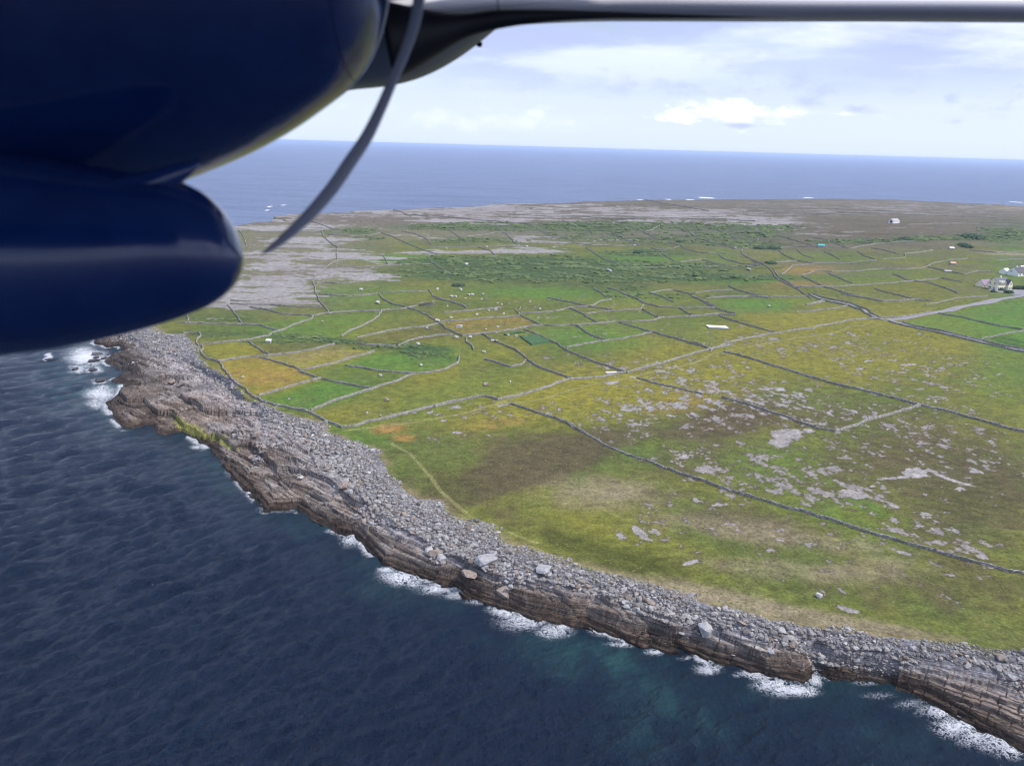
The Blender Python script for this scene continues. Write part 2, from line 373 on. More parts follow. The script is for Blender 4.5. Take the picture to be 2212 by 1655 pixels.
blob('C', 'pav', (1040, 322, 38, 12, 0, .9), (1440, 468, 60, 7, 0, .9), (1170, 440, 46, 9, 0, .7), (940, 352, 32, 10, 0, .8), (600, 640, 56, 17, 12, .8), (860, 292, 26, 10, 0, .7), (2060, 535, 60, 12, 5, .6), (380, 488, 30, 14, 0, .7), (1690, 615, 40, 8, 5, .8), (1620, 705, 40, 10, 0, .8), (1340, 580, 50, 16, 0, .7))
# colours of the turf; some brown blobs paint in a dark band of shade
blob('F', 'yel', (560, 805, 90, 30, 12, .95), (690, 775, 95, 17, -8, .8), (740, 905, 110, 22, -10, .55), (1080, 850, 190, 35, -12, .55), (1480, 800, 230, 60, -15, .6), (1300, 700, 100, 25, 0, .35), (1010, 760, 150, 30, -8, .4), (1900, 740, 260, 60, 0, .42), (620, 840, 60, 20, 0, .4), (800, 730, 120, 15, 0, .4), (1250, 850, 160, 25, -10, .6), (1350, 660, 60, 10, 0, .35), (510, 755, 60, 12, 0, .4), (1050, 685, 120, 12, 0, .4), (1100, 900, 160, 25, -5, .4), (1700, 800, 160, 40, 0, .4), (1960, 640, 160, 40, 0, .3), (1420, 870, 120, 25, 0, .4), (1200, 1100, 200, 50, 15, .2))
blob('F', 'org', (838, 926, 30, 8, -8, .9), (870, 945, 20, 7, 0, .8), (1738, 581, 62, 9, 0, .6), (1725, 615, 55, 6, 0, .45), (700, 770, 60, 10, 0, .15), (560, 810, 60, 16, 0, .3), (2120, 830, 1, 1), (1460, 880, 60, 20, 0, .15), (1550, 860, 70, 20, 0, .2), (1080, 915, 50, 8, -8, .4))
blob('F', 'grn', (1380, 562, 90, 14, 0, .8), (1560, 603, 130, 9, 0, 1.1), (1640, 660, 55, 9, 5, .95), (690, 855, 80, 20, -10, .75), (880, 775, 120, 20, -5, .6), (640, 720, 140, 16, 0, .45), (740, 690, 100, 10, 0, .35), (1600, 600, 80, 6, 0, .6), (2190, 680, 60, 36, 0, 1), (2190, 738, 50, 16, 0, .9), (1320, 640, 120, 20, 0, .35), (860, 560, 60, 8, 0, .6), (1280, 740, 90, 16, 0, .5), (1230, 725, 60, 15, 0, .5), (1560, 555, 30, 20, 0, .5),
     (2180, 800, 70, 60, 0, .45), (760, 630, 120, 15, 0, .4), (1120, 620, 110, 20, 0, .55), (2190, 560, 40, 40, 0, .7), (1200, 630, 100, 15, 0, .5), (960, 860, 160, 30, -15, .3), (1850, 1150, 150, 30, 25, .4), (1700, 1000, 130, 40, 0, .4), (1400, 960, 90, 30, 0, .4), (1350, 1090, 0.1, .1), (1860, 1090, 60, 12, 20, .6), (900, 560, 90, 6, 0, .7), (770, 940, 60, 16, 10, .6))
blob('F', 'drk', (1010, 567, 130, 8, 0, .8), (1150, 572, 170, 14, 0, .75), (1250, 590, 220, 18, 0, .75), (1050, 595, 140, 10, 0, .8), (1120, 562, 160, 8, 0, .7), (1400, 547, 75, 6, 0, .9), (1510, 600, 170, 5, 0, .95), (1560, 597, 100, 5, 0, .9), (870, 752, 130, 5, 0, .6), (683, 733, 100, 5, 5, .95), (600, 740, 60, 3, 0, .5), (905, 758, 60, 14, 8, .8), (1190, 490, 150, 8, 0, .7), (1000, 490, 120, 7, 0, .6), (1380, 488, 120, 10, 0, .6), (1600, 492, 110, 9, 0, .8), (1620, 510, 100, 9, 0, .6),
     (1860, 522, 90, 5, 0, .7), (2000, 516, 100, 5, -3, .7), (2120, 515, 60, 5, 0, .7), (1640, 530, 60, 5, 0, .8), (2180, 500, 60, 20, 0, .7), (1350, 578, 300, 6, 0, .6), (1330, 620, 60, 14, 0, .5), (2190, 735, 34, 3, 10, .9), (2190, 745, 34, 3, 12, .9), (450, 722, 90, 6, 0, .6), (470, 690, 80, 8, 0, .4), (700, 705, 0.1, .1), (820, 590, 0.1, .1), (1420, 460, 0.1, .1), (760, 500, 60, 6, 0, .5), (800, 515, 30, 5, 0, .5), (1040, 520, 90, 6, 0, .5), (1500, 575, 60, 5, 0, .5), (900, 585, 100, 5, 0, .5), (1500, 520, 120, 12, 0, .45), (1280, 510, 110, 14, 0, .4), (960, 595, 60, 6, 0, .6), (740, 605, 0.1, .1), (1450, 640, 150, 7, 0, .35))
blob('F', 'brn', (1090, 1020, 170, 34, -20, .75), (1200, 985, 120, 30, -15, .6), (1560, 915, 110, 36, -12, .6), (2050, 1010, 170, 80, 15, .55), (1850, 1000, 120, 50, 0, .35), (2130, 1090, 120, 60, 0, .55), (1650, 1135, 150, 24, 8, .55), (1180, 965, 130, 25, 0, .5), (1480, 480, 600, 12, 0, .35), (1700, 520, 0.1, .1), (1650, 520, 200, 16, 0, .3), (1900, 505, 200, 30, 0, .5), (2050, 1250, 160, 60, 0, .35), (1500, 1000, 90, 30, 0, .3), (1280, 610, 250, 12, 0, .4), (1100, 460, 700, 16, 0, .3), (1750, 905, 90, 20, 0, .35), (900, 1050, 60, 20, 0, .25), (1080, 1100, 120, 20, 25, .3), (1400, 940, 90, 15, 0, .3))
blob('F', 'brn', (1190, 1003, 110, 24, -18, 1.1), (1060, 1040, 100, 24, -22, 1.0), (1130, 1020, 140, 22, -20, .9), (960, 1075, 40, 16, -20, .8), (1580, 905, 80, 22, -12, .8))  # dark diagonal band of shade, painted into the ground colour
blob('F', 'tan', (1650, 1150, 200, 20, 8, .5), (1700, 1230, 160, 16, 5, .4), (1600, 1300, 260, 16, 13, .75), (1860, 1345, 120, 10, 10, .7), (1460, 1250, 0.1, .1), (985, 1125, 40, 12, 20, .5), (1330, 1060, 110, 22, 5, .5), (1060, 1150, 40, 8, 20, .6), (1300, 1075, 120, 20, 0, .35), (1030, 620, 0.1, .1), (1890, 1230, 100, 20, 0, .3), (1470, 1290, 60, 8, 12, .6), (2175, 548, 50, 3, 3, 1.0), (2190, 449, 40, 3, 0, 1.0))
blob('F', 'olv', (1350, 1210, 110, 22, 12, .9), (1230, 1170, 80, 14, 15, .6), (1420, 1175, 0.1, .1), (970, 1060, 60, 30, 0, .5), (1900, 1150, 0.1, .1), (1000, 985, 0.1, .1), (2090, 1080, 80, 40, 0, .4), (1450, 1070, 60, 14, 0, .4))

blob('F', 'plt', (900, 455, 700, 22, 0, .9), (1500, 452, 900, 22, 0, .9), (2050, 470, 400, 26, 0, .75), (1850, 505, 300, 26, 0, .5), (620, 560, 160, 80, 0, .3), (1300, 500, 500, 20, 0, .35))
PATHS = [(fr([(1160, 430), (1290, 500), (1360, 580), (1440, 670), (1510, 770), (1600, 850), (1680, 915), (1770, 980), (1900, 1020), (2060, 1090), (2200, 1140)], 'P'), 0.55),
         (fr([(230, 185), (400, 250), (560, 300), (700, 340)], 'T'), 0.5),
         ([(745, 930), (900, 912), (1000, 893), (1060, 876), (1110, 862)], 0.7),
         (fr([(480, 850), (640, 852), (800, 830), (900, 805), (1080, 745), (1300, 692), (1500, 662), (1700, 612), (1900, 572), (2212, 480)], 'B'), 0.6),
         (fr([(0, 470), (150, 390), (450, 335), (700, 290), (950, 255), (1200, 190)], 'C'), 0.6)]
blob('F', 'plt', (900, 455, 700, 22, 0, .9), (1500, 452, 900, 22, 0, .9), (2050, 470, 400, 26, 0, .75), (1850, 505, 300, 26, 0, .5), (620, 560, 160, 80, 0, .3), (1300, 500, 500, 20, 0, .35))
PATHS = [([tuple(gp(*p)[:2]) for p in P], wd) for P, wd in PATHS]
plot = [tuple(p[:2]) for p in gps([(663, 335), (800, 325), (905, 378), (755, 404)], 'B')]

GR0 = np.array([0.118, 0.125, 0.024]); GR1 = np.array([0.086, 0.108, 0.024])
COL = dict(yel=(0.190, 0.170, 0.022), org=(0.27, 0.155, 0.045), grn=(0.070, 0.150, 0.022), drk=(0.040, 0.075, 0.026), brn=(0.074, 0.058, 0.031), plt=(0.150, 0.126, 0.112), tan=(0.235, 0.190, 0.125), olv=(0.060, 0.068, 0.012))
def mixc(c, f, k): return c * (1 - f[:, None]) + np.asarray(k)[None, :] * f[:, None] if not (isinstance(k, np.ndarray) and k.ndim == 2) else c * (1 - f[:, None]) + k * f[:, None]
PLOTS = [(fr(P_, v_), k_, s_) for v_, P_, k_, s_ in (
    ('A', [(310, 530), (620, 490), (740, 530), (935, 592), (1115, 668), (850, 735), (625, 803), (560, 790), (450, 700), (350, 590)], 'yel', .55), ('A', [(310, 530), (620, 490), (740, 530), (935, 592), (1115, 668), (850, 735), (625, 803), (560, 790), (450, 700), (350, 590)], 'org', .22),
    ('A', [(630, 812), (1115, 672), (1530, 745), (1025, 915), (800, 880)], 'grn', .45), ('A', [(640, 495), (1220, 395), (1500, 440), (1530, 450), (1130, 565), (960, 600)], 'yel', .5), ('A', [(640, 495), (1220, 395), (1500, 440), (1530, 450), (1130, 565), (960, 600)], 'tan', .18),
    ('A', [(550, 370), (1300, 370), (1220, 395), (700, 475)], 'brn', .22), ('A', [(190, 400), (540, 375), (700, 480), (310, 530)], 'yel', .3), ('A', [(1530, 470), (2200, 480), (2190, 545), (1850, 625), (1300, 565)], 'grn', .5), ('A', [(1000, 605), (1300, 565), (1850, 628), (1530, 745)], 'grn', .22),
    ('A', [(1025, 915), (1530, 745), (1850, 630), (2200, 545), (2212, 835), (1750, 945), (1290, 1050)], 'yel', .3), ('B', [(740, 258), (1100, 246), (1345, 363), (1030, 422)], 'grn', .25), ('B', [(1110, 250), (1440, 222), (1700, 302), (1350, 368)], 'grn', .42),
    ('B', [(40, 220), (670, 175), (828, 243), (220, 330)], 'org', .28), ('B', [(670, 150), (1080, 105), (1280, 230), (828, 243)], 'grn', .3), ('B', [(1180, 158), (1620, 122), (1755, 188), (1290, 232)], 'grn', .3), ('B', [(1450, 225), (1760, 190), (2212, 165), (2212, 428), (1700, 300)], 'grn', .18),
    ('A', [(1130, 20), (1570, 5), (1780, 105), (1200, 140)], 'grn', .25), ('A', [(1060, 180), (1590, 130), (1270, 335), (760, 310)], 'grn', .25), ('A', [(1400, 345), (2040, 235), (2150, 320), (1710, 410), (1420, 395)], 'brn', .3), ('A', [(500, 235), (1060, 175), (780, 290)], 'grn', .3),
    ('C', [(100, 30), (780, 15), (880, 50), (300, 130), (220, 110)], 'grn', .3), ('C', [(700, 122), (1040, 80), (1200, 160), (560, 255), (300, 135)], 'yel', .3), ('C', [(1640, 132), (2300, 30), (2300, 250), (2000, 205)], 'grn', .6), ('C', [(1400, 190), (1640, 132), (2300, 255), (2300, 384)], 'grn', .5),
    ('C', [(130, 375), (560, 258), (1250, 165), (2300, 400), (2300, 940), (1518, 738), (640, 505)], 'yel', .16), ('G', [(470, 600), (1300, 550), (1400, 640), (640, 690)], 'grn', .22), ('G', [(640, 690), (1400, 640), (1690, 740), (1340, 785)], 'olv', .15), ('G', [(280, 400), (860, 385), (1060, 480), (550, 505)], 'grn', .2))]
def masks(x, y, z):
    px, py, _ = proj(np.stack([x, y, z], 1))
    M = {k: np.zeros(len(x)) for k in ('lime', 'spk', 'pav', 'yel', 'org', 'grn', 'drk', 'brn', 'tan', 'olv', 'plt')}
    jx = 14 * (fbm(x / 9, y / 9, 3, 51) - 0.5); jy = 6 * (fbm(x / 9, y / 9, 3, 52) - 0.5)
    px = px + jx; py = py + jy
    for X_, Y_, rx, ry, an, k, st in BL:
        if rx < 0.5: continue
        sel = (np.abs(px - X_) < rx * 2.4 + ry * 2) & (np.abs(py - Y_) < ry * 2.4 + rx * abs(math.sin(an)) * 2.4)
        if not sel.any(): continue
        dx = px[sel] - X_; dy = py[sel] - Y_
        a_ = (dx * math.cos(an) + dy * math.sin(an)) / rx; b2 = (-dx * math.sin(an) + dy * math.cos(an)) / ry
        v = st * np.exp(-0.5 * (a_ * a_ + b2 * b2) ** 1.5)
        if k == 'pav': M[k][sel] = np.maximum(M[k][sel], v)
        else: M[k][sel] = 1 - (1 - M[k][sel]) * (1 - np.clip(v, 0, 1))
    for P_, k_, s_ in PLOTS:
        i_ = inside(px - jx * .85, py - jy * .85, P_); M[k_][i_] = 1 - (1 - M[k_][i_]) * (1 - s_)
    return M, px, py
def ground_colour(x, y, z, F):
    ds, dn, df, dc, dg = F
    M, px, py = masks(x, y, z)
    n1 = fbm(x / 30, y / 30, 4, 61); n2 = fbm(x / 5, y / 5, 4, 62); n3 = fbm(x / 1.3, y / 1.3, 3, 63); n4 = fbm(x / 60, y / 18, 3, 64)
    c = mixc(np.tile(GR0, (len(x), 1)), ss(n1, 0.35, 0.65), GR1)
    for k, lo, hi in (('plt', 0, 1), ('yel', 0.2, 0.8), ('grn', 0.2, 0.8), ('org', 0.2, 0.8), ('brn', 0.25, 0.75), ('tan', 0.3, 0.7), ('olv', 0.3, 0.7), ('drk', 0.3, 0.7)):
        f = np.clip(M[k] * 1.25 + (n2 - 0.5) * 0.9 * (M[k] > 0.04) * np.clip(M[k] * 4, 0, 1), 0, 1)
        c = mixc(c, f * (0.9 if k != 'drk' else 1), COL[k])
    tuft = ss(n2, 0.5, 0.72) * 0.35
    c = mixc(c, tuft * ss(n1, 0.3, 0.5), (0.10, 0.085, 0.035))
    hum = fbm(x / 2.6, y / 1.6, 3, 65)
    c = c * (0.72 + 0.56 * hum)[:, None] * (0.85 + 0.3 * n3)[:, None]
    stre = ss(fbm((x + .2 * y) / 55, y / 16, 4, 78), 0.5, 0.6) * ss(dn, 300, 600) * (1 - M['drk'] * .5)
    c = mixc(c, stre * 0.5, (0.105, 0.092, 0.066))
    stre = ss(fbm(x / 30, y / 9, 4, 79), 0.52, 0.62) * ss(dn, 550, 800)
    c = mixc(c, stre * 0.55, (0.062, 0.068, 0.036))
    # limestone
    lc = np.array([0.255, 0.240, 0.232]) * (0.72 + 0.5 * fbm(x / 2.0, y / 2.0, 3, 66))[:, None]
    far_ = ss(dn, 650, 900)
    lc = mixc(lc, far_ * 0.62, (0.17, 0.150, 0.146)); lc = mixc(lc, ss(fbm(x / 40, y / 25, 3, 68), 0.45, 0.6) * 0.45, (0.18, 0.152, 0.146))
    nl = fbm(x / 14, y / 22, 3, 67) * 0.25 + 0.5 * fbm((x + y * .15) / 50, y / 9, 3, 70) + 0.25 * fbm((x + y * 0.3) / 6, y / 4.5, 3, 69)
    rl = ss(nl + (M['lime'] - 0.5) * 0.36, 0.53, 0.585) * (M['lime'] > 0.06)
    ns = fbm((x * 0.97 + y * 0.22) / 2.8, (y * 0.97 - x * 0.22) / 4.2, 3, 71) * 0.6 + 0.4 * fbm(x / 1.1, y / 1.4, 3, 72)
    rs = ss(ns + M['spk'] * 0.235, 0.725, 0.772) * (M['spk'] > 0.05)
    npv = fbm(x / 3.0, y / 5.0, 4, 73) * 0.6 + 0.4 * fbm(x / 0.9, y / 1.2, 3, 74)
    rp = ss(npv * 0.9 + M['pav'] * 0.70, 0.93, 0.99) * (M['pav'] > 0.12)
    edge = np.maximum(ss(ns + M['spk'] * 0.24, 0.63, 0.71) * (M['spk'] > 0.05), ss(npv * 0.9 + M['pav'] * 0.70, 0.83, 0.92) * (M['pav'] > 0.12))
    c = mixc(c, edge * 0.55, (0.085, 0.062, 0.04))
    rk = np.maximum(np.maximum(rl, rs), rp)
    lc2 = lc * np.where(rp > rl, 1.15, 1.0)[:, None]
    c = mixc(c, rk * 0.95, lc2)
    for P, wd in PATHS:
        d = dist_poly(x, y, P) + 0.5 * (n3 - 0.5)
        c = mixc(c, (1 - ss(d, wd * 0.6, wd * 1.6)) * 0.6, (0.225, 0.215, 0.085))
    # turf edge above the storm beach
    c = mixc(c, (1 - ss(dg + 5 * (n2 - 0.5), 0, 3.5)) * 0.6 * ss(fbm(x / 12, y / 12, 2, 77), 0.4, 0.55), (0.20, 0.15, 0.09))
    return c, M, rk
def shore_colour(x, y, z, F):
    ds, dn, df, dc, dg = F
    u = x * JD[0] + y * JD[1]; v = x * JN[0] + y * JN[1]
    n1 = fbm(u / 12, v / 4, 4, 81); n2 = fbm(u / 1.6, v / 0.7, 3, 82); n3 = fbm(x / 25, y / 25, 3, 83)
    c = mixc(np.tile(np.array([0.150, 0.120, 0.102]), (len(x), 1)), ss(n1, 0.35, 0.65), (0.225, 0.200, 0.182))
    c = mixc(c, ss(n3, 0.45, 0.6) * 0.6, (0.26, 0.20, 0.155))
    wu = u + 2.2 * (fbm(u / 9, v / 9, 2, 3) - 0.5); wv = v + 2.2 * (fbm(u / 9, v / 9, 2, 5) - 0.5)
    row2 = np.floor(wv / 2.3); bo2 = hash2(row2, row2 * 0, 43) * 8
    tone = hash2(np.floor((wu + bo2) / 8), row2, 45); c = c * (0.86 + 0.28 * tone)[:, None]
    g1 = np.abs((wv / 1.45) % 1 - 0.5) * 2; g2 = np.abs(((wu + bo2) / 3.1) % 1 - 0.5) * 2
    upper = ss(ds / (ds + np.maximum(-dc, 0) + .5), 0.45, 0.95)
    c = mixc(c, upper * 0.55, (0.36, 0.345, 0.355))
    c = c * (0.62 + 0.76 * n2)[:, None]
    crk = np.maximum(ss(g1, 0.70, 0.95) * ss(vn(u / 7, v / 3, 7), 0.15, 0.5), ss(g2, 0.9, 0.99)) * (1 - upper * 0.5)
    inl = ss(np.minimum(ds, dn), 1.6, 3.2)
    strat = ss(np.abs(((z + 0.5 * (fbm(u / 8, v / 8, 2, 88) - .5)) / 0.85) % 1 - 0.5) * 2, 0.62, 0.95)
    c = mixc(c, (1 - inl) * 0.55, np.array([0.105, 0.074, 0.055])); c = mixc(c, (1 - inl) * strat * 0.3, np.array([0.035, 0.027, 0.022]))
    crk = crk * inl
    c = mixc(c, crk * 0.75, np.array([0.045, 0.038, 0.035]))
    wet = 1 - ss(z + 1.0 * (n1 - 0.5), 0.9, 2.7)
    c = mixc(c, wet * 0.85, np.array([0.040, 0.029, 0.022]))
    wl = 1 - ss(z + 0.8 * (n2 - 0.5), -0.1, 0.7); c = mixc(c, wl * 0.8, (0.018, 0.017, 0.015))
    # black tar lichen band at the left headland
    px, py, _ = proj(np.stack([x, y, z], 1))
    bl = np.exp(-0.5 * (((px - 262) / 34) ** 2 + ((py - 790) / 38) ** 2)) * 1.3
    c = mixc(c, np.clip(bl + (n2 - 0.5), 0, 1) * (bl > 0.1) * 0.85, (0.032, 0.029, 0.028))
    # yellow-green weed in the pools of the lower ledge
    al = np.zeros(len(x))
    for X_, Y_, rx, ry, an in ((402, 917, 26, 5, 30), (428, 938, 30, 6, 12), (465, 945, 22, 6, 5), (388, 905, 20, 4, 40), (490, 962, 24, 4, 25), (410, 925, 30, 9, 20)):
        dx = px - X_; dy = py - Y_; an = R(an)
        al = np.maximum(al, np.exp(-0.5 * (((dx * math.cos(an) + dy * math.sin(an)) / rx) ** 2 + ((-dx * math.sin(an) + dy * math.cos(an)) / ry) ** 2)))
    c = mixc(c, ss(al + (fbm(x / 1.6, y / 1.6, 3, 85) - 0.5) * 0.9, 0.46, 0.7) * 0.8, (0.25, 0.26, 0.055))
    # cobble bed under the loose stones
    cb_ = ss(dc, -1.5, 1.0)
    c = mixc(c, cb_, np.array([0.21, 0.21, 0.23]) * 1.0)
    c = c * np.where(cb_ > 0.5, 0.6 + 0.7 * fbm(x / 0.8, y / 0.8, 2, 86), 1.0)[:, None]
    gm = ss(dc, 1, 3) * ss(dg + 7 * (n3 - 0.5), -3.0, 0.5) * ss(n1, 0.4, 0.55) * 0.8
    c = mixc(c, gm, (0.16, 0.17, 0.05))
    return c

x, y, nr, nc = grid(np.radians(np.arange(-41, 45, 0.066)), radii(112, 1750, 95000, 0.0042))
Fs = [np.concatenate(p) for p in zip(*[fields(x[i:i + 200000], y[i:i + 200000]) for i in range(0, len(x), 200000)])]
z = height(x, y, Fs)
Q = quads(nr, nc)
land = Fs[0] > -5
Q = Q[land[Q].all(1)]
isg = (Fs[4] > -0.2)
gq = isg[Q].sum(1) >= 2
V = np.stack([x, y, z], 1)

def ground_mat(name, rocky):
    m_, q, b_ = bsdf(name, (0.5,) * 3, 0.9)
    b_.inputs['Specular IOR Level'].default_value = 0.2
    at = q.new('ShaderNodeVertexColor', layer_name='Col').outputs[0]
    g = q.new('ShaderNodeNewGeometry').outputs['Position']
    f1 = q.noise(g, 1.9 if rocky else 1.3, 5, 0.75); f2 = q.noise(g, 0.33, 4, 0.65)
    k = q.m('MULTIPLY', q.ramp(f1, 0.3, 0.7, 0.62, 1.36), q.ramp(f2, 0.3, 0.7, 0.80, 1.18))
    q.put(b_.inputs['Base Color'], q.vm('MULTIPLY', at, q.vm('ADD', (0, 0, 0), k)))
    if rocky:      # bedding planes of the rock, and salt-pale and rusty weathering
        bed = q.noise(q.vm('ADD', q.scale(g, (0.05, 0.05, 2.6)), q.vm('MULTIPLY', q.vm('ADD', (0, 0, 0), q.noise(g, 0.12, 3, 0.5)), (1.5, 1.5, 1.5))), 1.0, 4, 0.7)
        bd = q.ramp(bed, 0.36, 0.60, 0.50, 1.22)
        cz = q.mix(q.ramp(q.noise(g, 0.5, 4, 0.7), 0.5, 0.66, 0, 0.35), b_.inputs['Base Color'].links[0].from_socket, (0.20, 0.13, 0.09))
        sz = q.new('ShaderNodeSeparateXYZ'); q.put(sz.inputs[0], g)
        q.put(b_.inputs['Base Color'], q.vm('MULTIPLY', cz, q.vm('ADD', (0, 0, 0), bd)))
        f1 = q.m('ADD', f1, q.m('MULTIPLY', bed, 1.2))
    bump(q, b_, f1, 0.8, 0.5 if rocky else 0.35)
    return m_
mg_ = ground_mat('turf and limestone', False); mr_ = ground_mat('shore rock', True)
for nm, sel, mt in (('ground', gq, mg_), ('rocky_shore', ~gq, mr_)):
    Vc, Qc, ix = compact(V, Q[sel], np.arange(len(V)))
    o = mesh(nm, Vc, Qc, mt, smooth=(nm == 'ground'))
    Fc = [f[ix] for f in Fs]
    if nm == 'ground':
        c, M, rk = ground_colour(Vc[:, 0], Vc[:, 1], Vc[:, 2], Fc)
        gsave = (Vc, M['drk'], Fc[4])
    else:
        c = shore_colour(Vc[:, 0], Vc[:, 1], Vc[:, 2], Fc)
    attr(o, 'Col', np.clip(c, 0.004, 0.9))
    tag(o, kind='structure')
del Q, V

# ------------------------------------------------------------------ sea
a = plane_pt(150, 1350)[:2]; b = plane_pt(560, 1195)[:2]
cdir = (b - a) / np.linalg.norm(b - a); kdir = math.atan2(-cdir[0], cdir[1])       # wave travel direction, across the crests
def sea_z(x, y, dr):
    z = np.zeros(len(x)); r_ = np.random.default_rng(5)
    for i in range(64):
        L = 11 * (0.85 / 11) ** (i / 63.0)
        an = kdir + r_.normal(0, 0.22 + 0.25 * (i / 63.0)) + (0.5 if i % 5 == 4 else 0)
        A_ = 0.0125 * L * (1.0 if L > 6 else 1.7)
        kx, ky = math.cos(an) * 2 * math.pi / L, math.sin(an) * 2 * math.pi / L
        ph = kx * x + ky * y + r_.uniform(0, 6.28)
        grp = 0.55 + 0.9 * vn(x / (L * 4) + i, y / (L * 4) - i, 90 + i)
        z += A_ * grp * (1 - np.abs(np.sin(ph / 2)) * 2 * 0.9 if i % 2 else np.sin(ph)) * (1 - ss(dr, L * 0.18, L * 0.42))
    return z
def sea_part(th, rr):
    x, y, nr, nc = grid(th, rr)
    dr = np.repeat(np.gradient(rr), nc)
    z = sea_z(x, y, dr)
    return x, y, z, nr, nc
rr1 = radii(92, 620, 60000, 0.0045)
x, y, z, nr, nc = sea_part(np.radians(np.arange(-49, 50, 0.09)), rr1)
Fs2 = [np.concatenate(p) for p in zip(*[fields(x[i:i + 200000], y[i:i + 200000]) for i in range(0, len(x), 200000)])]
Qs = quads(nr, nc)
keep = Fs2[0] < 5
Qs = Qs[keep[Qs].any(1)]
V, Qs, ds, dn = compact(np.stack([x, y, z * (0.35 + 0.65 * ss(Fs2[1], 0, 25))], 1), Qs, Fs2[0], Fs2[1])
px, py, _ = proj(V)
foam = np.zeros(len(V)); teal = np.zeros(len(V))
jx = 16 * (fbm(V[:, 0] / 5, V[:, 1] / 5, 3, 55) - 0.5); jy = 14 * (fbm(V[:, 0] / 5, V[:, 1] / 5, 3, 56) - 0.5)
for X_, Y_, rx, ry, k in ((185, 772, 36, 18, 1.05), (205, 800, 16, 8, .95), (220, 835, 16, 6, .8), (170, 797, 20, 7, .8), (218, 852, 30, 16, .95), (205, 872, 20, 9, .8), (232, 885, 16, 10, .7), (215, 823, 14, 4, .9), (425, 966, 14, 5, .8), (755, 1168, 22, 12, .85), (715, 1150, 10, 5, .7), (640, 1108, 8, 3, .7),
        (865, 1245, 38, 16, .95), (835, 1230, 16, 6, .9), (895, 1258, 22, 10, .8), (960, 1270, 45, 12, .95), (990, 1288, 30, 9, .75), (1025, 1302, 22, 6, .7), (1130, 1338, 50, 20, .85), (1090, 1320, 30, 10, .95), (1195, 1362, 34, 14, .8), (1215, 1352, 20, 8, .9), (1340, 1390, 26, 6, .8), (1420, 1404, 22, 7, .85), (1530, 1444, 26, 9, .85), (1478, 1424, 14, 5, .7),
        (1670, 1478, 36, 12, .95), (1710, 1490, 44, 12, 1.0), (1758, 1466, 16, 14, .95), (1745, 1490, 16, 12, .9), (1600, 1458, 20, 5, .6), (1870, 1475, 26, 6, .6), (1900, 1500, 40, 8, .5), (1970, 1520, 40, 10, .6), (2040, 1535, 46, 16, .9), (2070, 1568, 46, 18, .95), (2110, 1590, 40, 18, .8), (2160, 1600, 50, 20, .8), (2190, 1620, 40, 16, .8), (2140, 1560, 50, 12, .7),
        (104, 771, 8, 4, 1.1), (505, 1210, 3, 1.5, .9)):
    foam = np.maximum(foam, k * np.exp(-0.5 * (((px + jx - X_) / rx) ** 2 + ((py + jy - Y_) / ry) ** 2)))
shl = np.exp(-np.maximum(-ds, 0) / 1.6) * (ss(fbm(V[:, 0] / 11, V[:, 1] / 11, 3, 57), 0.36, 0.56)) * 0.78
foam = np.maximum(foam, shl)
for X_, Y_, rx, ry, k in ((1330, 1415, 110, 30, .75), (1280, 1445, 60, 18, .7), (1500, 1530, 90, 45, .5), (1430, 1480, 120, 40, .45), (1560, 1570, 40, 30, .6), (700, 1145, 60, 14, .45), (1180, 1380, 90, 20, .35), (1600, 1490, 60, 20, .5), (215, 820, 80, 50, .6), (900, 1275, 120, 16, .35), (1950, 1600, 120, 40, .5), (1450, 1560, 120, 50, .35)):
    teal = np.maximum(teal, k * np.exp(-0.5 * (((px + 2 * jx - X_) / rx) ** 2 + ((py + 2 * jy - Y_) / ry) ** 2)))
teal = np.maximum(teal, 0.35 * np.exp(-np.maximum(-ds, 0) / 7)) * (0.35 + 1.1 * ss(fbm(V[:, 0] / 6, V[:, 1] / 6, 4, 58), 0.35, 0.7))
ms, q, b_ = bsdf('sea water', (0.008, 0.022, 0.048), 0.12)
b_.inputs['IOR'].default_value = 1.33; b_.inputs['Specular IOR Level'].default_value = 0.55
at = q.new('ShaderNodeVertexColor', layer_name='Col').outputs[0]; sp = q.new('ShaderNodeSeparateColor'); q.put(sp.inputs[0], at)
g = q.new('ShaderNodeNewGeometry').outputs['Position']
fn = q.noise(g, 0.75, 6, 0.68, 1.6); fv = q.noise(g, 3.0, 3, 0.6)
fm = q.ramp(q.m('ADD', q.m('MULTIPLY', q.m('SUBTRACT', 1.0, q.m('MULTIPLY', q.m('ABSOLUTE', q.m('SUBTRACT', fn, 0.5)), 9.0), clamp=True), 0.42), q.m('ADD', q.m('MULTIPLY', sp.outputs[0], 0.78), q.m('MULTIPLY', q.m('SUBTRACT', fv, 0.5), 0.4))), 0.52, 1.12)
fm = q.m('MULTIPLY', fm, q.ramp(sp.outputs[0], 0.08, 0.35))
wc = q.mix(q.noise(g, 0.02, 3, 0.5), (0.0045, 0.012, 0.031), (0.0065, 0.018, 0.043))
wc = q.mix(q.m('MULTIPLY', sp.outputs[1], 0.9, clamp=True), wc, (0.024, 0.080, 0.088))
q.put(b_.inputs['Base Color'], q.mix(fm, wc, (0.78, 0.80, 0.84)))
q.put(b_.inputs['Roughness'], q.ramp(fm, 0, 1, 0.14, 0.8))
mpx = q.new('ShaderNodeMapping'); q.put(mpx.inputs[0], g); mpx.inputs['Rotation'].default_value = (0, 0, -kdir); mpx.inputs['Scale'].default_value = (1.0, 0.33, 1)
wb = q.m('ADD', q.noise(mpx.outputs[0], 1.1, 6, 0.7, 0.3), q.m('MULTIPLY', q.noise(g, 3.6, 3, 0.6), 0.25))
cdn = q.new('ShaderNodeCameraData')
bump(q, b_, wb, 1.0, 1.5)
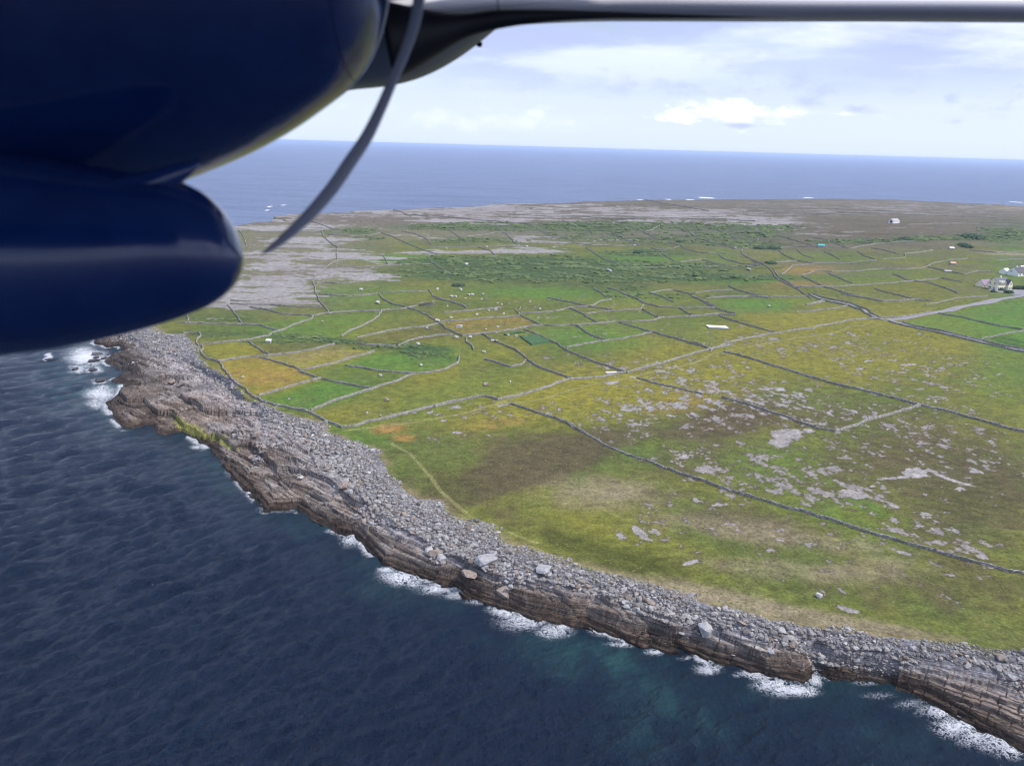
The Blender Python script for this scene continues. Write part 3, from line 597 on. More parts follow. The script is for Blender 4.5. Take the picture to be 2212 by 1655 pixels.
sea = mesh('sea', V, Qs, ms, smooth=True); attr(sea, 'Col', np.stack([foam, teal, foam * 0], 1)); tag(sea, kind='structure')
# the open sea to the horizon
rr2 = np.concatenate([rr1[-1:] , rr1[-1] * 1.02 ** np.arange(1, 70), ]); rr2 = np.concatenate([rr2, rr2[-1] * 1.05 ** np.arange(1, 60)])
th2 = np.radians(np.arange(-60, 60.01, 0.35))
x, y, nr, nc = grid(th2, rr2); 
V = np.stack([x, y, x * 0 - 0.25], 1); Qs = quads(nr, nc)
px, py, _ = proj(V); f2 = np.zeros(len(V))
mo, q, b_ = bsdf('open sea water', (0.02, 0.045, 0.11), 0.30); b_.inputs['IOR'].default_value = 1.33; b_.inputs['Specular IOR Level'].default_value = 0.5
g = q.new('ShaderNodeNewGeometry').outputs['Position']; gs = q.scale(g, (0.35, 1, 1))
fa_ = q.noise(gs, 0.012, 6, 0.7)
q.put(b_.inputs['Base Color'], q.mix(q.ramp(fa_, 0.35, 0.65), (0.060, 0.092, 0.185), (0.095, 0.135, 0.25)))
bump(q, b_, q.noise(gs, 0.06, 6, 0.75), 1.0, 9.0)
s2 = mesh('sea', V, Qs, mo, smooth=True); attr(s2, 'Col', np.stack([f2, f2, f2], 1)); tag(s2, kind='structure')
fo_m, q, b_ = bsdf('surf foam', (0.7, 0.72, 0.76), 0.9)
for X_, Y_, L_, W2 in ((1525, 428, 20, 1.6), (1443, 431.5, 9, .8), (1490, 432, 12, .8), (1745, 428, 14, .8), (1382, 432, 8, .6), (2195, 437.5, 16, .9), (583, 447, 5, 1.5), (612, 444, 6, 1.2), (577, 455, 5, 1.2)):
    c_ = plane_pt(X_, Y_, 0); sx = L_ / FOC * c_[1]; sy = W2 / FOC * c_[1] ** 2 / 100; r_ = np.random.default_rng(int(X_)); k = 40
    tt = np.linspace(0, 2 * np.pi, k, endpoint=False); rad = 0.55 + 0.45 * r_.random(k)
    V = [(c_[0] + sx * math.cos(t) * q_, c_[1] + sy * math.sin(t) * q_, 0.1) for t, q_ in zip(tt, rad)] + [(c_[0], c_[1], 0.7)]
    tag(mesh('surf', V, [(i, (i + 1) % k, k) for i in range(k)], fo_m), 'white breaking surf off the far coast of the island', 'surf', kind='stuff')
# sea floor, and the sea around and behind the aircraft that the paintwork mirrors
md = noisy('sea floor', (0.02, 0.03, 0.035), (0.03, 0.04, 0.04), 0.1)
fl = mesh('sea_floor', [(-50000, -50000, -3.9), (50000, -50000, -3.9), (50000, 50000, -3.9), (-50000, 50000, -3.9)], [(0, 1, 2, 3)], md); tag(fl, kind='structure')
x, y, nr, nc = grid(np.radians(np.arange(50, 311, 3)), np.array([40, 92, 300, 1300, 5000, 20000, 45000.]))
V = np.stack([x, y, x * 0 - 0.2], 1); s3 = mesh('sea', V, quads(nr, nc), ms); attr(s3, 'Col', np.zeros((len(V), 3))); tag(s3, kind='structure')
x, y, nr, nc = grid(np.radians(np.arange(0, 361, 3)), np.array([0.5, 40, 92.5])); V = np.stack([x, y, x * 0 - 0.22], 1)
s4 = mesh('sea', V, quads(nr, nc), ms); attr(s4, 'Col', np.zeros((len(V), 3))); tag(s4, kind='structure')

# ------------------------------------------------------------------ loose stones of the storm beach
ICO_V = []; t_ = (1 + 5 ** .5) / 2
for s1 in (-1, 1):
    for s2_ in (-t_, t_): ICO_V += [(s1, s2_, 0), (0, s1, s2_), (s2_, 0, s1)]
ICO_V = np.array(ICO_V, float); ICO_V /= np.linalg.norm(ICO_V[0])
def hullfaces(Vv):
    import bmesh
    bm = bmesh.new(); [bm.verts.new(v) for v in Vv]
    r = bmesh.ops.convex_hull(bm, input=bm.verts[:]); bm.verts.ensure_lookup_table(); bm.verts.index_update()
    Fc = [[v.index for v in f.verts] for f in bm.faces]; bm.free(); return np.array(Fc)
ICO_F = hullfaces(ICO_V)
def rot3(n_, tl=0.28):
    a_ = rng.uniform(0, 2 * np.pi, n_); c, s = np.cos(a_), np.sin(a_); t1 = rng.normal(0, tl, n_); t2 = rng.normal(0, tl, n_)
    Rz = np.zeros((n_, 3, 3)); Rz[:, 0, 0] = c; Rz[:, 0, 1] = -s; Rz[:, 1, 0] = s; Rz[:, 1, 1] = c; Rz[:, 2, 2] = 1
    Rx = np.zeros((n_, 3, 3)); Rx[:, 0, 0] = 1; Rx[:, 1, 1] = np.cos(t1); Rx[:, 1, 2] = -np.sin(t1); Rx[:, 2, 1] = np.sin(t1); Rx[:, 2, 2] = np.cos(t1)
    Ry = np.zeros((n_, 3, 3)); Ry[:, 1, 1] = 1; Ry[:, 0, 0] = np.cos(t2); Ry[:, 0, 2] = np.sin(t2); Ry[:, 2, 0] = -np.sin(t2); Ry[:, 2, 2] = np.cos(t2)
    return Ry @ Rx @ Rz
def rocks(P, S, squash=(1, .72, .5), tl=0.28):
    n_ = len(P); v = ICO_V[None] * (1 + rng.uniform(-0.24, 0.24, (n_, 12, 1)))
    v = np.sign(v) * np.abs(v) ** 0.75
    sc_ = np.array(squash)[None] * rng.uniform(0.75, 1.3, (n_, 3))
    v = v * sc_[:, None, :] * S[:, None, None] * 0.5
    v = np.einsum('nij,nkj->nki', rot3(n_, tl), v) + P[:, None, :]
    Fc = (ICO_F[None] + (np.arange(n_) * 12)[:, None, None]).reshape(-1, 3)
    return v.reshape(-1, 3), Fc
def stone_mat(name, cols, scale=0.9, rough=0.9):
    m_, q, b_ = bsdf(name, cols[0], rough); b_.inputs['Specular IOR Level'].default_value = 0.25
    at = q.new('ShaderNodeVertexColor', layer_name='Col').outputs[0]
    g = q.new('ShaderNodeNewGeometry').outputs['Position']
    f = q.noise(g, scale * 2, 5, 0.7)
    q.put(b_.inputs['Base Color'], q.vm('MULTIPLY', at, q.vm('ADD', (0, 0, 0), q.ramp(f, 0.25, 0.75, 0.7, 1.25)))); bump(q, b_, f, 0.6, 0.15)
    return m_
cob_m = stone_mat('cobble', [(0.3, 0.3, 0.32)])
PAL = np.array([(0.34, 0.332, 0.345), (0.30, 0.292, 0.305), (0.42, 0.41, 0.415), (0.225, 0.215, 0.22), (0.33, 0.30, 0.285), (0.28, 0.235, 0.21), (0.31, 0.255, 0.215), (0.5, 0.5, 0.5)])
PW = np.array([.28, .24, .16, .13, .09, .05, .03, .02])
def scatter(n_, cond):
    """random points over the visible shore strip"""
    out_ = []
    tot = 0
    while tot < n_:
        k = 60000; i = rng.integers(0, len(grsD) - 2, k)
        A_ = np.array(grsD)[i]; B_ = np.array(cobD)[np.minimum(i, len(cobD) - 1)]
        x_ = A_[:, 0] + rng.uniform(-30, 30, k); y_ = A_[:, 1] + rng.uniform(-30, 30, k)
        Fk = fields(x_, y_); ok = cond(x_, y_, Fk)
        # even out the density along the shore
        out_.append(np.stack([x_[ok], y_[ok]], 1)); tot += ok.sum()
    P = np.concatenate(out_)[:n_]
    return P
vis_x = lambda x_, y_: np.abs(np.arctan2(x_, y_)) < R(42)
P = scatter(31000, lambda x_, y_, F: (F[3] > -0.3 + 3.5 * (vn(x_ / 6, y_ / 6, 3) - .5)) & (F[4] < 0.3 + 7 * (vn(x_ / 7, y_ / 7, 4) - .5) * (.3 + vn(x_ / 1.5, y_ / 1.5, 14))) & vis_x(x_, y_) & (F[1] < 90))
zc_ = height(P[:, 0], P[:, 1])
Fk = fields(P[:, 0], P[:, 1]); tt = np.clip(Fk[3] / (Fk[3] - Fk[4] + .1), 0, 1)
S = np.clip(rng.lognormal(-0.9, 0.58, len(P)) * (1.25 - 0.5 * tt), 0.24, 2.2)
Vr, Fr = rocks(np.column_stack([P, zc_ + S * 0.10]), S)
ci = rng.choice(len(PAL), len(P), p=PW); cc = PAL[ci] * np.array([1, .98, .92]) * rng.uniform(0.5, 0.92, (len(P), 1))
o = mesh('beach_cobbles', Vr, Fr, cob_m); attr(o, 'Col', np.repeat(cc, 12, 0))
tag(o, 'loose grey cobbles heaped in a long bank between rock ledges and turf', 'cobbles', kind='stuff')
P = scatter(1700, lambda x_, y_, F: (F[3] < 0.5) & (F[3] > -16) & (F[0] > 3) & vis_x(x_, y_) & (F[1] < 60) & (vn(x_ / 9, y_ / 9, 6) > 0.68))
S = np.clip(rng.lognormal(-0.35, 0.45, len(P)), 0.3, 2.0); Vr, Fr = rocks(np.column_stack([P, height(P[:, 0], P[:, 1]) + S * .1]), S)
cc = PAL[rng.choice([0, 1, 3, 4, 5, 6], len(P))] * rng.uniform(0.6, 1.0, (len(P), 1))
o = mesh('ledge_rubble', Vr, Fr, cob_m); attr(o, 'Col', np.repeat(cc, 12, 0)); tag(o, 'broken rock rubble strewn over the dark bedrock ledges', 'rubble', kind='stuff')

def boulder_mesh(seed, sq=(1, .8, .6), k=26):
    r_ = np.random.default_rng(seed)
    v = r_.normal(0, 1, (k, 3)); v /= np.linalg.norm(v, axis=1)[:, None]
    v = np.sign(v) * np.abs(v) ** 0.62; v *= np.array(sq) * 0.5 * r_.uniform(0.85, 1.1, (k, 1))
    Fc = hullfaces(v)
    return v, [tuple(f) for f in Fc]
BM = {}
def bmesh_for(kind, i, mat):
    key = (kind, i)
    if key not in BM:
        sq = {'slab': (1, .75, .3), 'block': (1, .72, .62), 'round': (1, .9, .75)}[kind]
        v, f = boulder_mesh(100 + i * 7 + len(kind), sq, 24)
        me = bpy.data.meshes.new('boulder'); me.from_pydata([tuple(a_) for a_ in v], [], f); me.materials.append(mat); BM[key] = me
    return BM[key]
bg_m = noisy('grey boulder', (0.225, 0.222, 0.228), (0.37, 0.365, 0.37), 1.6, 0.9, 0.1)
bb_m = noisy('rusty boulder', (0.17, 0.135, 0.115), (0.30, 0.245, 0.21), 1.3, 0.9, 0.1)
bw_m = noisy('pale boulder', (0.29, 0.28, 0.27), (0.46, 0.445, 0.43), 1.3, 0.9, 0.1)
def boulder(x_, y_, z_, s, mat, kind, label, group=None, name='boulder', tilt=0.2, rz=None, cat='boulder'):
    i = random.randrange(5)
    me = bmesh_for(kind + mat.name[:3], i, mat) if False else None
    key = (kind, i, mat.name)
    if key not in BM:
        sq = {'slab': (1, .75, .32), 'block': (1, .74, .62), 'round': (1, .9, .75)}[kind]
        v, f = boulder_mesh(100 + i * 7 + len(kind), sq, 24)
        me = bpy.data.meshes.new('boulder'); me.from_pydata([tuple(a_) for a_ in v], [], f); me.materials.append(mat); BM[key] = me
    o = bpy.data.objects.new(name, BM[key]); C.objects.link(o)
    o.location = (x_, y_, z_ + s * 0.16); o.scale = (s * random.uniform(.85, 1.15), s * random.uniform(.85, 1.15), s * random.uniform(.85, 1.15))
    o.rotation_euler = (random.gauss(0, tilt), random.gauss(0, tilt), random.uniform(0, 6.28) if rz is None else rz)
    return tag(o, label, cat, group)
P = scatter(80, lambda x_, y_, F: (F[3] > -2.5) & (F[3] < 5) & (F[4] < -2) & vis_x(x_, y_) & (F[1] < 60))
hz_ = height(P[:, 0], P[:, 1])
for (x_, y_), z_ in zip(P, hz_):
    rust = random.random() < 0.3
    boulder(x_, y_, z_, random.uniform(1.0, 2.0), bb_m if rust else bg_m, random.choice(['slab', 'block']),
            'rust brown block of rock among the grey cobbles above the ledges' if rust else 'large grey rock slab among the cobbles above the ledges', 'rusty blocks on the cobble bank' if rust else 'large grey slabs on the cobble bank')
# named big rocks of the shore
for v, px_, py_, s, mt, kd, lab in (
        ('P', 190, 370, 3.6, bb_m, 'block', 'upright rust brown boulder at the seaward tip of the cobble spit'), ('P', 500, 684, 2.6, bw_m, 'slab', 'white flat boulder resting below the dark ledge step'),
        ('P', 993, 648, 1.6, bw_m, 'round', 'small white boulder alone in the grey cobble bank'), ('P', 1475, 1225, 3.8, bb_m, 'block', 'tall brown block standing in the row beside the pale pointed slab'),
        ('P', 1520, 1245, 3.2, bg_m, 'block', 'grey block at the right end of the row of upright stones'), ('P', 1845, 1285, 5.4, bg_m, 'slab', 'very large flat grey slab lying on the cobbles over the brown cliff'),
        ('P', 1970, 1460, 3.6, bb_m, 'block', 'dark brown boulder perched on the cliff lip'), ('P', 1715, 1375, 4.6, bb_m, 'slab', 'buff brown flat slab near the cliff edge'), ('P', 1430, 1215, 3.0, bw_m, 'block', 'pale pointed slab standing upright in the cobbles'),
        ('P', 810, 745, 3.2, bb_m, 'block', 'orange brown boulder heading the boulder line on the ledge'), ('P', 555, 425, 2.6, bb_m, 'block', 'dark rusty block alone on the pale ledge'),
        ('T', 310, 320, 4.2, bg_m, 'slab', 'broad grey slab on the cobbles above the paired platform slabs'), ('T', 1180, 650, 4.2, bg_m, 'block', 'biggest pale grey block in the boulder heap above the ridge'), ('T', 1795, 460, 1.7, bw_m, 'round', 'single pale boulder in the turf above the storm beach'),
        ('Q', 695, 440, 4.5, bb_m, 'slab', 'flat rusty slab above the left ledges'), ('Q', 755, 450, 4.0, bb_m, 'slab', 'rusty rock lying just right of a flat rusty slab'), ('Q', 640, 402, 2.6, bb_m, 'block', 'brown boulder on the left ledges behind the flat rusty slabs'),
        ('Q', 1180, 742, 3.0, bb_m, 'block', 'brown boulder on the ledge below the cobble spit')):
    x_, y_, z_ = gps([(px_, py_)], v)[0]; z_ = float(height(np.array([x_]), np.array([y_]))[0])
    boulder(x_, y_, z_ + 0.1, s, mt, kd, lab)
# black skerries awash in the surf
sk_m = noisy('wet black rock', (0.016, 0.015, 0.018), (0.05, 0.042, 0.042), 0.6, 0.45, 0.3)
for v, px_, py_, s, lab in (('L', 1045, 228, 6, 'low purple black rock awash nearest the landing'), ('L', 1040, 265, 5.5, 'round black rock in the surf between two others'), ('L', 1010, 305, 6.5, 'flat dark rock in the white surf off the point'),
        ('L', 1120, 275, 5, 'black rock touching the point in the surf'), ('L', 975, 345, 2.6, 'small dark rock ringed with foam'), ('L', 1000, 400, 5.2, 'outermost dark rock below the foam streak'), ('L', 815, 390, 5.0, 'foam covered rock farthest out to sea'),
        ('L', 1085, 520, 7, 'long dark rock off the second point with foam round it'), ('L', 515, 285, 4.0, 'lone dark rock far out with a white splash')):
    p = plane_pt(*fr([(px_, py_)], v)[0], 0.2)
    boulder(p[0], p[1], -0.5, s * 0.8, sk_m, 'slab', lab, name='sea_rock', tilt=.1, cat='rock')
# ------------------------------------------------------------------ dry stone walls
wall_m, q, b_ = bsdf('dry stone', (0.25, 0.24, 0.23), 0.95)
g = q.new('ShaderNodeNewGeometry').outputs['Position']
vo = q.new('ShaderNodeTexVoronoi'); q.put(vo.inputs['Vector'], g); vo.inputs['Scale'].default_value = 2.1
vs = q.new('ShaderNodeSeparateColor'); q.put(vs.inputs[0], vo.outputs['Color'])
f = q.ramp(vs.outputs[0], 0.1, 0.9); f2_ = q.noise(g, 0.18, 3, 0.6)
cw = q.mix(f, (0.235, 0.225, 0.21), (0.43, 0.41, 0.385)); cw = q.mix(q.ramp(vo.outputs['Distance'], 0.24, 0.4, 0.0, 0.4), cw, (0.06, 0.056, 0.05))
cw = q.mix(q.ramp(f2_, 0.5, 0.68, 0, 0.45), cw, (0.10, 0.105, 0.045))
q.put(b_.inputs['Base Color'], cw); bump(q, b_, vs.outputs[1], 0.8, 0.2)
def resample(P, step):
    P = np.array(P)[:, :2]; d = np.r_[0, np.cumsum(np.linalg.norm(np.diff(P, axis=0), axis=1))]
    n_ = max(2, int(d[-1] / step) + 1); t = np.linspace(0, d[-1], n_)
    # rounded interpolation through the traced points
    X_ = np.interp(t, d, P[:, 0]); Y_ = np.interp(t, d, P[:, 1])
    k = max(1, int(3.0 / step))
    if n_ > 4 * k:
        ker = np.hanning(2 * k + 3)[1:-1]; ker /= ker.sum(); m = len(ker) // 2
        Xp = np.r_[X_[0] * 2 - X_[m:0:-1], X_, X_[-1] * 2 - X_[-2:-m - 2:-1]]; Yp = np.r_[Y_[0] * 2 - Y_[m:0:-1], Y_, Y_[-1] * 2 - Y_[-2:-m - 2:-1]]
        X_, Y_ = np.convolve(Xp, ker, 'valid'), np.convolve(Yp, ker, 'valid')
    return X_, Y_
nwall = 0
def ribbon(name, X_, Y_, prof, mat, jit=0.1, hj=0.2, seed=0, sink=0.0, seg=None):
    r_ = np.random.default_rng(seed); n_ = len(X_)
    tx = np.gradient(X_); ty = np.gradient(Y_); L_ = np.hypot(tx, ty) + 1e-9; nx, ny = -ty / L_, tx / L_
    wob = (vn(np.arange(n_) * 0.13, np.zeros(n_), seed) - .5) * 0.9
    X_ = X_ + nx * wob; Y_ = Y_ + ny * wob
    z_ = height(X_, Y_, detail=False); hs = 1 + hj * (vn(np.arange(n_) * .35, np.zeros(n_), seed + 1) - .5) * 2 + r_.normal(0, hj * .3, n_)
    rows = []
    for (o_, h_) in prof:
        jx_ = r_.normal(0, jit, n_); jz_ = r_.normal(0, jit * .7, n_) * (h_ > 0)
        rows.append(np.stack([X_ + nx * (o_ + jx_), Y_ + ny * (o_ + jx_), z_ + (h_ * hs if True else 0) + jz_ - sink], 1))
    V = np.stack(rows, 1).reshape(-1, 3); k = len(prof)
    i = np.arange(n_ * k).reshape(n_, k)
    Fc = np.stack([i[:-1, :-1], i[1:, :-1], i[1:, 1:], i[:-1, 1:]], -1).reshape(-1, 4)
    e1 = i[0]; e2 = i[-1][::-1]
    faces = [tuple(f) for f in Fc] + [tuple(e1), tuple(e2)]
    return mesh(name, V, faces, mat)
def wall(view, pts, label, group=None, h=0.88, b=0.28):
    global nwall
    P = gps(pts, view); dist = np.mean([math.hypot(p[0], p[1]) for p in P])
    X_, Y_ = resample(P, 0.55 if dist < 450 else 1.1)
    t = b * 0.6
    o = ribbon('dry_stone_wall', X_, Y_, [(-b - .05, -0.6), (-b, h * .45), (-t, h * .97), (0, h * 1.04), (t, h * .97), (b, h * .45), (b + .05, -0.6)], wall_m, 0.07, 0.13, seed=nwall)
    nwall += 1
    return tag(o, label, 'stone wall', group or 'dry stone walls round the fields')
W_ = wall
W_('A', [(625, 812), (640, 848), (720, 862), (800, 880), (900, 905), (1025, 928), (1100, 975), (1180, 1015), (1290, 1050)], 'nearest seaward stone wall curving round the small fields above the cobble spit', b=.38)
W_('A', [(1290, 1050), (1400, 1035), (1480, 1005), (1650, 975), (1750, 945), (1850, 920), (1960, 890), (2080, 860), (2212, 835)], 'nearest long stone wall rising right from the corner above the storm beach', b=.36)
W_('B', [(-4, 886), (150, 845), (370, 800), (490, 832)], 'short kinked stone wall stretch ending at the three way junction by the pale slab')
W_('B', [(490, 832), (650, 800), (800, 760), (900, 725), (980, 690), (1075, 670), (1200, 665), (1300, 655), (1400, 630), (1500, 620)], 'thick stone wall beside the grassy track passing the white trough', b=.42)
W_('B', [(1500, 620), (1650, 580), (1800, 540), (1930, 500), (2060, 460), (2160, 435), (2330, 400)], 'dark stone wall climbing right from the trough to the cross of four walls', b=.38)
W_('C', [(125, 374), (200, 345), (290, 315), (400, 290), (560, 260), (700, 240), (800, 230), (900, 205), (1050, 175), (1200, 162), (1245, 165)], 'long stone wall from the four wall crossing up to the lane junction', b=.40)
W_('A', [(1025, 915), (1130, 880), (1200, 850), (1290, 815), (1400, 780), (1520, 745), (1600, 715), (1720, 680), (1850, 625), (1980, 615), (2080, 595), (2190, 545), (2200, 490)], 'long curving stone wall dividing the near green field from the yellow flowered field')
W_('A', [(628, 800), (720, 775), (850, 735), (980, 695), (1115, 668)], 'straight stone wall between the orange brown field and the small green field nearest the sea')
W_('A', [(935, 610), (1000, 630), (1115, 668), (1230, 695), (1350, 715), (1450, 735), (1530, 745)], 'stone wall along the top of the small green field nearest the sea')
W_('A', [(955, 602), (1050, 585), (1130, 565), (1230, 545), (1350, 505), (1480, 470), (1530, 450)], 'stone wall running right under the straw coloured field')
W_('A', [(640, 495), (740, 530), (850, 560), (935, 590), (960, 600)], 'stone wall between the orange brown field and the golden field')
W_('A', [(310, 530), (450, 505), (620, 490), (700, 485), (850, 470), (960, 455), (1080, 430), (1220, 395)], 'stone wall across the top of the orange brown field')
W_('A', [(540, 375), (590, 410), (640, 440), (700, 475)], 'short stone wall left of the field with the white hut')
W_('A', [(1300, 565), (1400, 575), (1480, 590), (1555, 602)], 'short free ending stone wall in the bright green hollow')
W_('A', [(1562, 606), (1680, 615), (1800, 625), (1850, 628)], 'short stone wall joining the free ending one to the long curved wall')
W_('A', [(183, 400), (195, 430), (165, 465), (200, 500), (260, 520), (310, 535), (350, 590), (400, 650), (450, 710), (520, 750), (570, 810), (622, 825)], 'tumbled stone wall along the cobble shore left of the orange brown field')
W_('A', [(30, 308), (150, 305), (180, 325), (140, 360), (130, 390), (155, 410)], 'small hook shaped stone wall at the top of the cobble shore')
W_('A', [(183, 397), (300, 385), (400, 375), (550, 360), (640, 340), (710, 325)], 'stone wall above the yellow green field behind the hook shaped wall')
W_('A', [(712, 322), (760, 300), (850, 270), (920, 235), (1030, 200), (1060, 170), (1140, 155), (1250, 145), (1400, 135), (1600, 130), (1750, 120), (1830, 100), (1870, 95)], 'long wandering stone wall from the hedge bank up to the ruined cabin')
W_('A', [(0, 225), (150, 230), (260, 235), (480, 240), (620, 245), (690, 265), (780, 290)], 'weedy stone wall near the dark aircraft pod running right over a brown bank')
W_('A', [(380, 88), (430, 140), (470, 200), (490, 235)], 'short steep stone wall below the left limestone pavement')
W_('A', [(70, 160), (70, 222)], 'shortest stone wall stub just under the aircraft pod')
W_('A', [(400, 78), (550, 85), (700, 85), (850, 100), (1000, 105), (1120, 105)], 'upper of two low walls at the foot of the left pavement terraces')
W_('A', [(550, 105), (680, 125), (800, 160), (950, 165), (1070, 175)], 'lower of two low walls at the foot of the left pavement terraces')
W_('A', [(1590, 130), (1560, 180), (1500, 220), (1400, 265), (1320, 300), (1270, 335)], 'stone wall descending left from the long wandering wall to the dark hedge')
W_('A', [(1400, 345), (1500, 320), (1650, 290), (1800, 270), (1900, 262), (2040, 235)], 'low stone wall above the tan grass field')
W_('A', [(1710, 410), (1800, 370), (1900, 345), (2050, 325), (2150, 320)], 'curved stone wall over the hollow with the scrub bank')
W_('A', [(1400, 390), (1500, 405), (1600, 408), (1700, 412)], 'short stone wall between hedge and hollow')
W_('A', [(1570, 0), (1600, 45), (1680, 80), (1780, 105), (1870, 130), (1950, 170), (2040, 225), (2100, 275), (2180, 310), (2230, 332)], 'diagonal stone wall passing the ruined cabin and a white boulder')
W_('D', [(1080, 672), (1200, 668), (1420, 665)], 'stone wall running right from the head of the diagonal wall')
W_('D', [(640, 682), (750, 692), (850, 698), (1000, 690), (1060, 678)], 'stone wall over the bright green field below the terraces')
W_('D', [(655, 225), (680, 280), (730, 320), (775, 350), (765, 390), (770, 440), (700, 480), (655, 520), (615, 545), (595, 590), (610, 650), (635, 730), (680, 774), (715, 830)], 'winding stone wall climbing through all the limestone terraces')
W_('D', [(620, 605), (680, 600), (760, 610), (880, 600), (975, 590)], 'stone wall under the striped pavement right of the winding wall')
W_('D', [(60, 220), (100, 280), (120, 350)], 'faint steep wall beside the nose of the aircraft pod')
W_('D', [(0, 730), (150, 735), (350, 705), (600, 670)], 'stone wall between pavement and green below the aircraft pod nose')
W_('D', [(730, 490), (900, 490), (1100, 480), (1300, 470), (1450, 465)], 'stone wall over the top of the striped pavement')
W_('B', [(40, 220), (180, 210), (350, 195), (530, 185), (665, 175)], 'stone wall above the tan field with scattered white boulders')
W_('B', [(630, 128), (670, 170), (740, 205), (828, 243)], 'short diagonal stone wall with a pale stone at its top')
W_('B', [(220, 330), (370, 310), (500, 300), (620, 280), (740, 255), (830, 245), (950, 250), (1100, 245)], 'stone wall between the tan field and the plot of dark crop')
W_('B', [(1100, 246), (1250, 235), (1440, 220), (1580, 218), (1730, 208), (1760, 190), (1850, 183), (2050, 178), (2212, 165)], 'long stone wall over the two square green fields')
W_('B', [(675, 150), (800, 150), (950, 135), (1080, 105), (1180, 100), (1240, 90), (1290, 60), (1380, 45)], 'winding stone wall edging the dark thicket on the slope')
W_('B', [(1060, 110), (1140, 150), (1210, 190), (1280, 230)], 'steep short wall left of the two narrow green fields')
W_('B', [(1180, 158), (1300, 140), (1450, 132), (1620, 122), (1640, 85)], 'stone wall between two narrow green fields')
W_('B', [(880, 30), (1000, 55), (1120, 80), (1240, 105), (1400, 125)], 'mossy stone wall on the slope below the thicket')
W_('B', [(1480, 0), (1580, 35), (1640, 75), (1750, 100), (1900, 108), (2060, 108), (2212, 115)], 'stone wall bending right above the narrow green fields')
W_('B', [(1630, 120), (1690, 155), (1755, 185)], 'mossy short wall right of the narrow green fields')
W_('B', [(1920, 110), (1980, 150), (2050, 175)], 'short thin wall left of the vivid green meadow')
W_('B', [(1450, 225), (1560, 260), (1700, 300), (1850, 340), (1980, 380), (2100, 415), (2165, 435)], 'diagonal stone wall below the field with the white roofed tank')
W_('B', [(1110, 250), (1180, 300), (1260, 340), (1345, 363)], 'stone wall between the two square green fields')
W_('B', [(1030, 422), (1150, 400), (1250, 382), (1350, 368), (1480, 350), (1600, 325), (1700, 304)], 'stone wall under the two square green fields')
W_('B', [(700, 280), (800, 320), (900, 365), (980, 405), (1040, 450), (1130, 485), (1230, 525), (1350, 565), (1490, 615)], 'long diagonal stone wall from the crop plot down to the white trough')
W_('B', [(370, 315), (430, 350), (520, 395), (620, 435), (700, 485), (760, 545), (850, 590), (950, 625), (1070, 668)], 'long diagonal stone wall left of the crop plot')
W_('B', [(720, 520), (680, 555), (590, 575), (500, 545), (390, 515)], 'broken curved wall with a rounded bottom corner')
W_('B', [(240, 345), (250, 380), (300, 410), (305, 440)], 'short crooked rubble wall by the scrub hollow')
W_('B', [(590, 865), (720, 905), (850, 950), (960, 985), (1060, 1025), (1130, 1070), (1200, 1110)], 'stone wall descending from the pale slab into the dark brown ground')
W_('H', [(-8, 50), (60, 90), (150, 145), (200, 170), (300, 215), (420, 250), (500, 285)], 'ruined low wall past the dark brown patch', h=.6)
W_('H', [(500, 285), (620, 330), (780, 385), (900, 420), (1050, 465), (1250, 520)], 'stone wall below the sand coloured pavement patches', h=.8, b=.26)
W_('H', [(1250, 520), (1400, 570), (1520, 610), (1660, 650), (1820, 695), (2000, 745), (2250, 800)], 'nearest right hand stone wall running off toward the shore', h=.8, b=.26)
W_('B', [(1590, 660), (1700, 695), (1830, 725), (1950, 750), (2100, 790)], 'tumbled wall descending right from the track into the rocky pasture', h=.7)
W_('C', [(200, 690), (300, 712), (450, 760), (600, 805), (800, 880), (960, 915)], 'faint low wall above the largest bare limestone patch', h=0.8)
W_('B', [(70, 150), (200, 140), (400, 118), (520, 110)], 'low wall among the white boulders on the slope')
W_('B', [(0, 35), (120, 60), (200, 85), (250, 110)], 'short thin wall beside the ruined cabin field')
W_('C', [(960, 915), (1080, 875), (1200, 835), (1330, 800), (1440, 770), (1520, 740)], 'stone wall slanting up from the largest bare limestone patch', b=.38)
W_('C', [(0, 318), (80, 345), (125, 374)], 'short end of the diagonal wall reaching the four wall crossing')
W_('C', [(215, 384), (240, 388), (400, 430), (500, 465), (640, 505), (770, 545), (900, 585), (1050, 620), (1200, 655), (1350, 695), (1518, 738)], 'long diagonal stone wall from the crossing down through the speckled pasture', b=.38)
W_('C', [(1525, 740), (1650, 765), (1780, 800), (1950, 850), (2150, 905), (2300, 940)], 'broad stone wall leaving the picture at the right edge', b=.42)
W_('C', [(0, 15), (60, 38), (130, 78), (220, 115), (290, 132)], 'stone wall left of the vivid green meadow patch')
W_('C', [(190, 145), (280, 180), (400, 215), (480, 238), (560, 255)], 'stone wall right of the white roofed tank')
W_('C', [(0, 148), (90, 143), (190, 135), (290, 140)], 'stone wall above the white roofed tank')
W_('C', [(700, 122), (850, 108), (960, 98), (1040, 80)], 'curved stone wall meeting the lane from the left')
W_('C', [(780, 0), (830, 30), (900, 48), (1050, 78), (1150, 120), (1205, 155)], 'stone wall on the near side of the walled lane')
W_('C', [(815, 0), (860, 20), (940, 38), (1065, 62), (1165, 100), (1225, 143), (1262, 160)], 'stone wall on the far side of the walled lane')
W_('C', [(1262, 160), (1350, 155), (1450, 146), (1560, 128), (1600, 120)], 'stone wall edging the gravel road at the junction')
W_('C', [(1310, 182), (1400, 206), (1550, 240), (1700, 272), (1850, 306), (1980, 336), (2100, 366), (2300, 400)], 'lower stone wall of the lane leaving the junction to the right')
W_('C', [(1400, 190), (1550, 226), (1700, 255), (1850, 290), (1980, 320), (2100, 350), (2300, 384)], 'upper stone wall of the lane leaving the junction to the right')
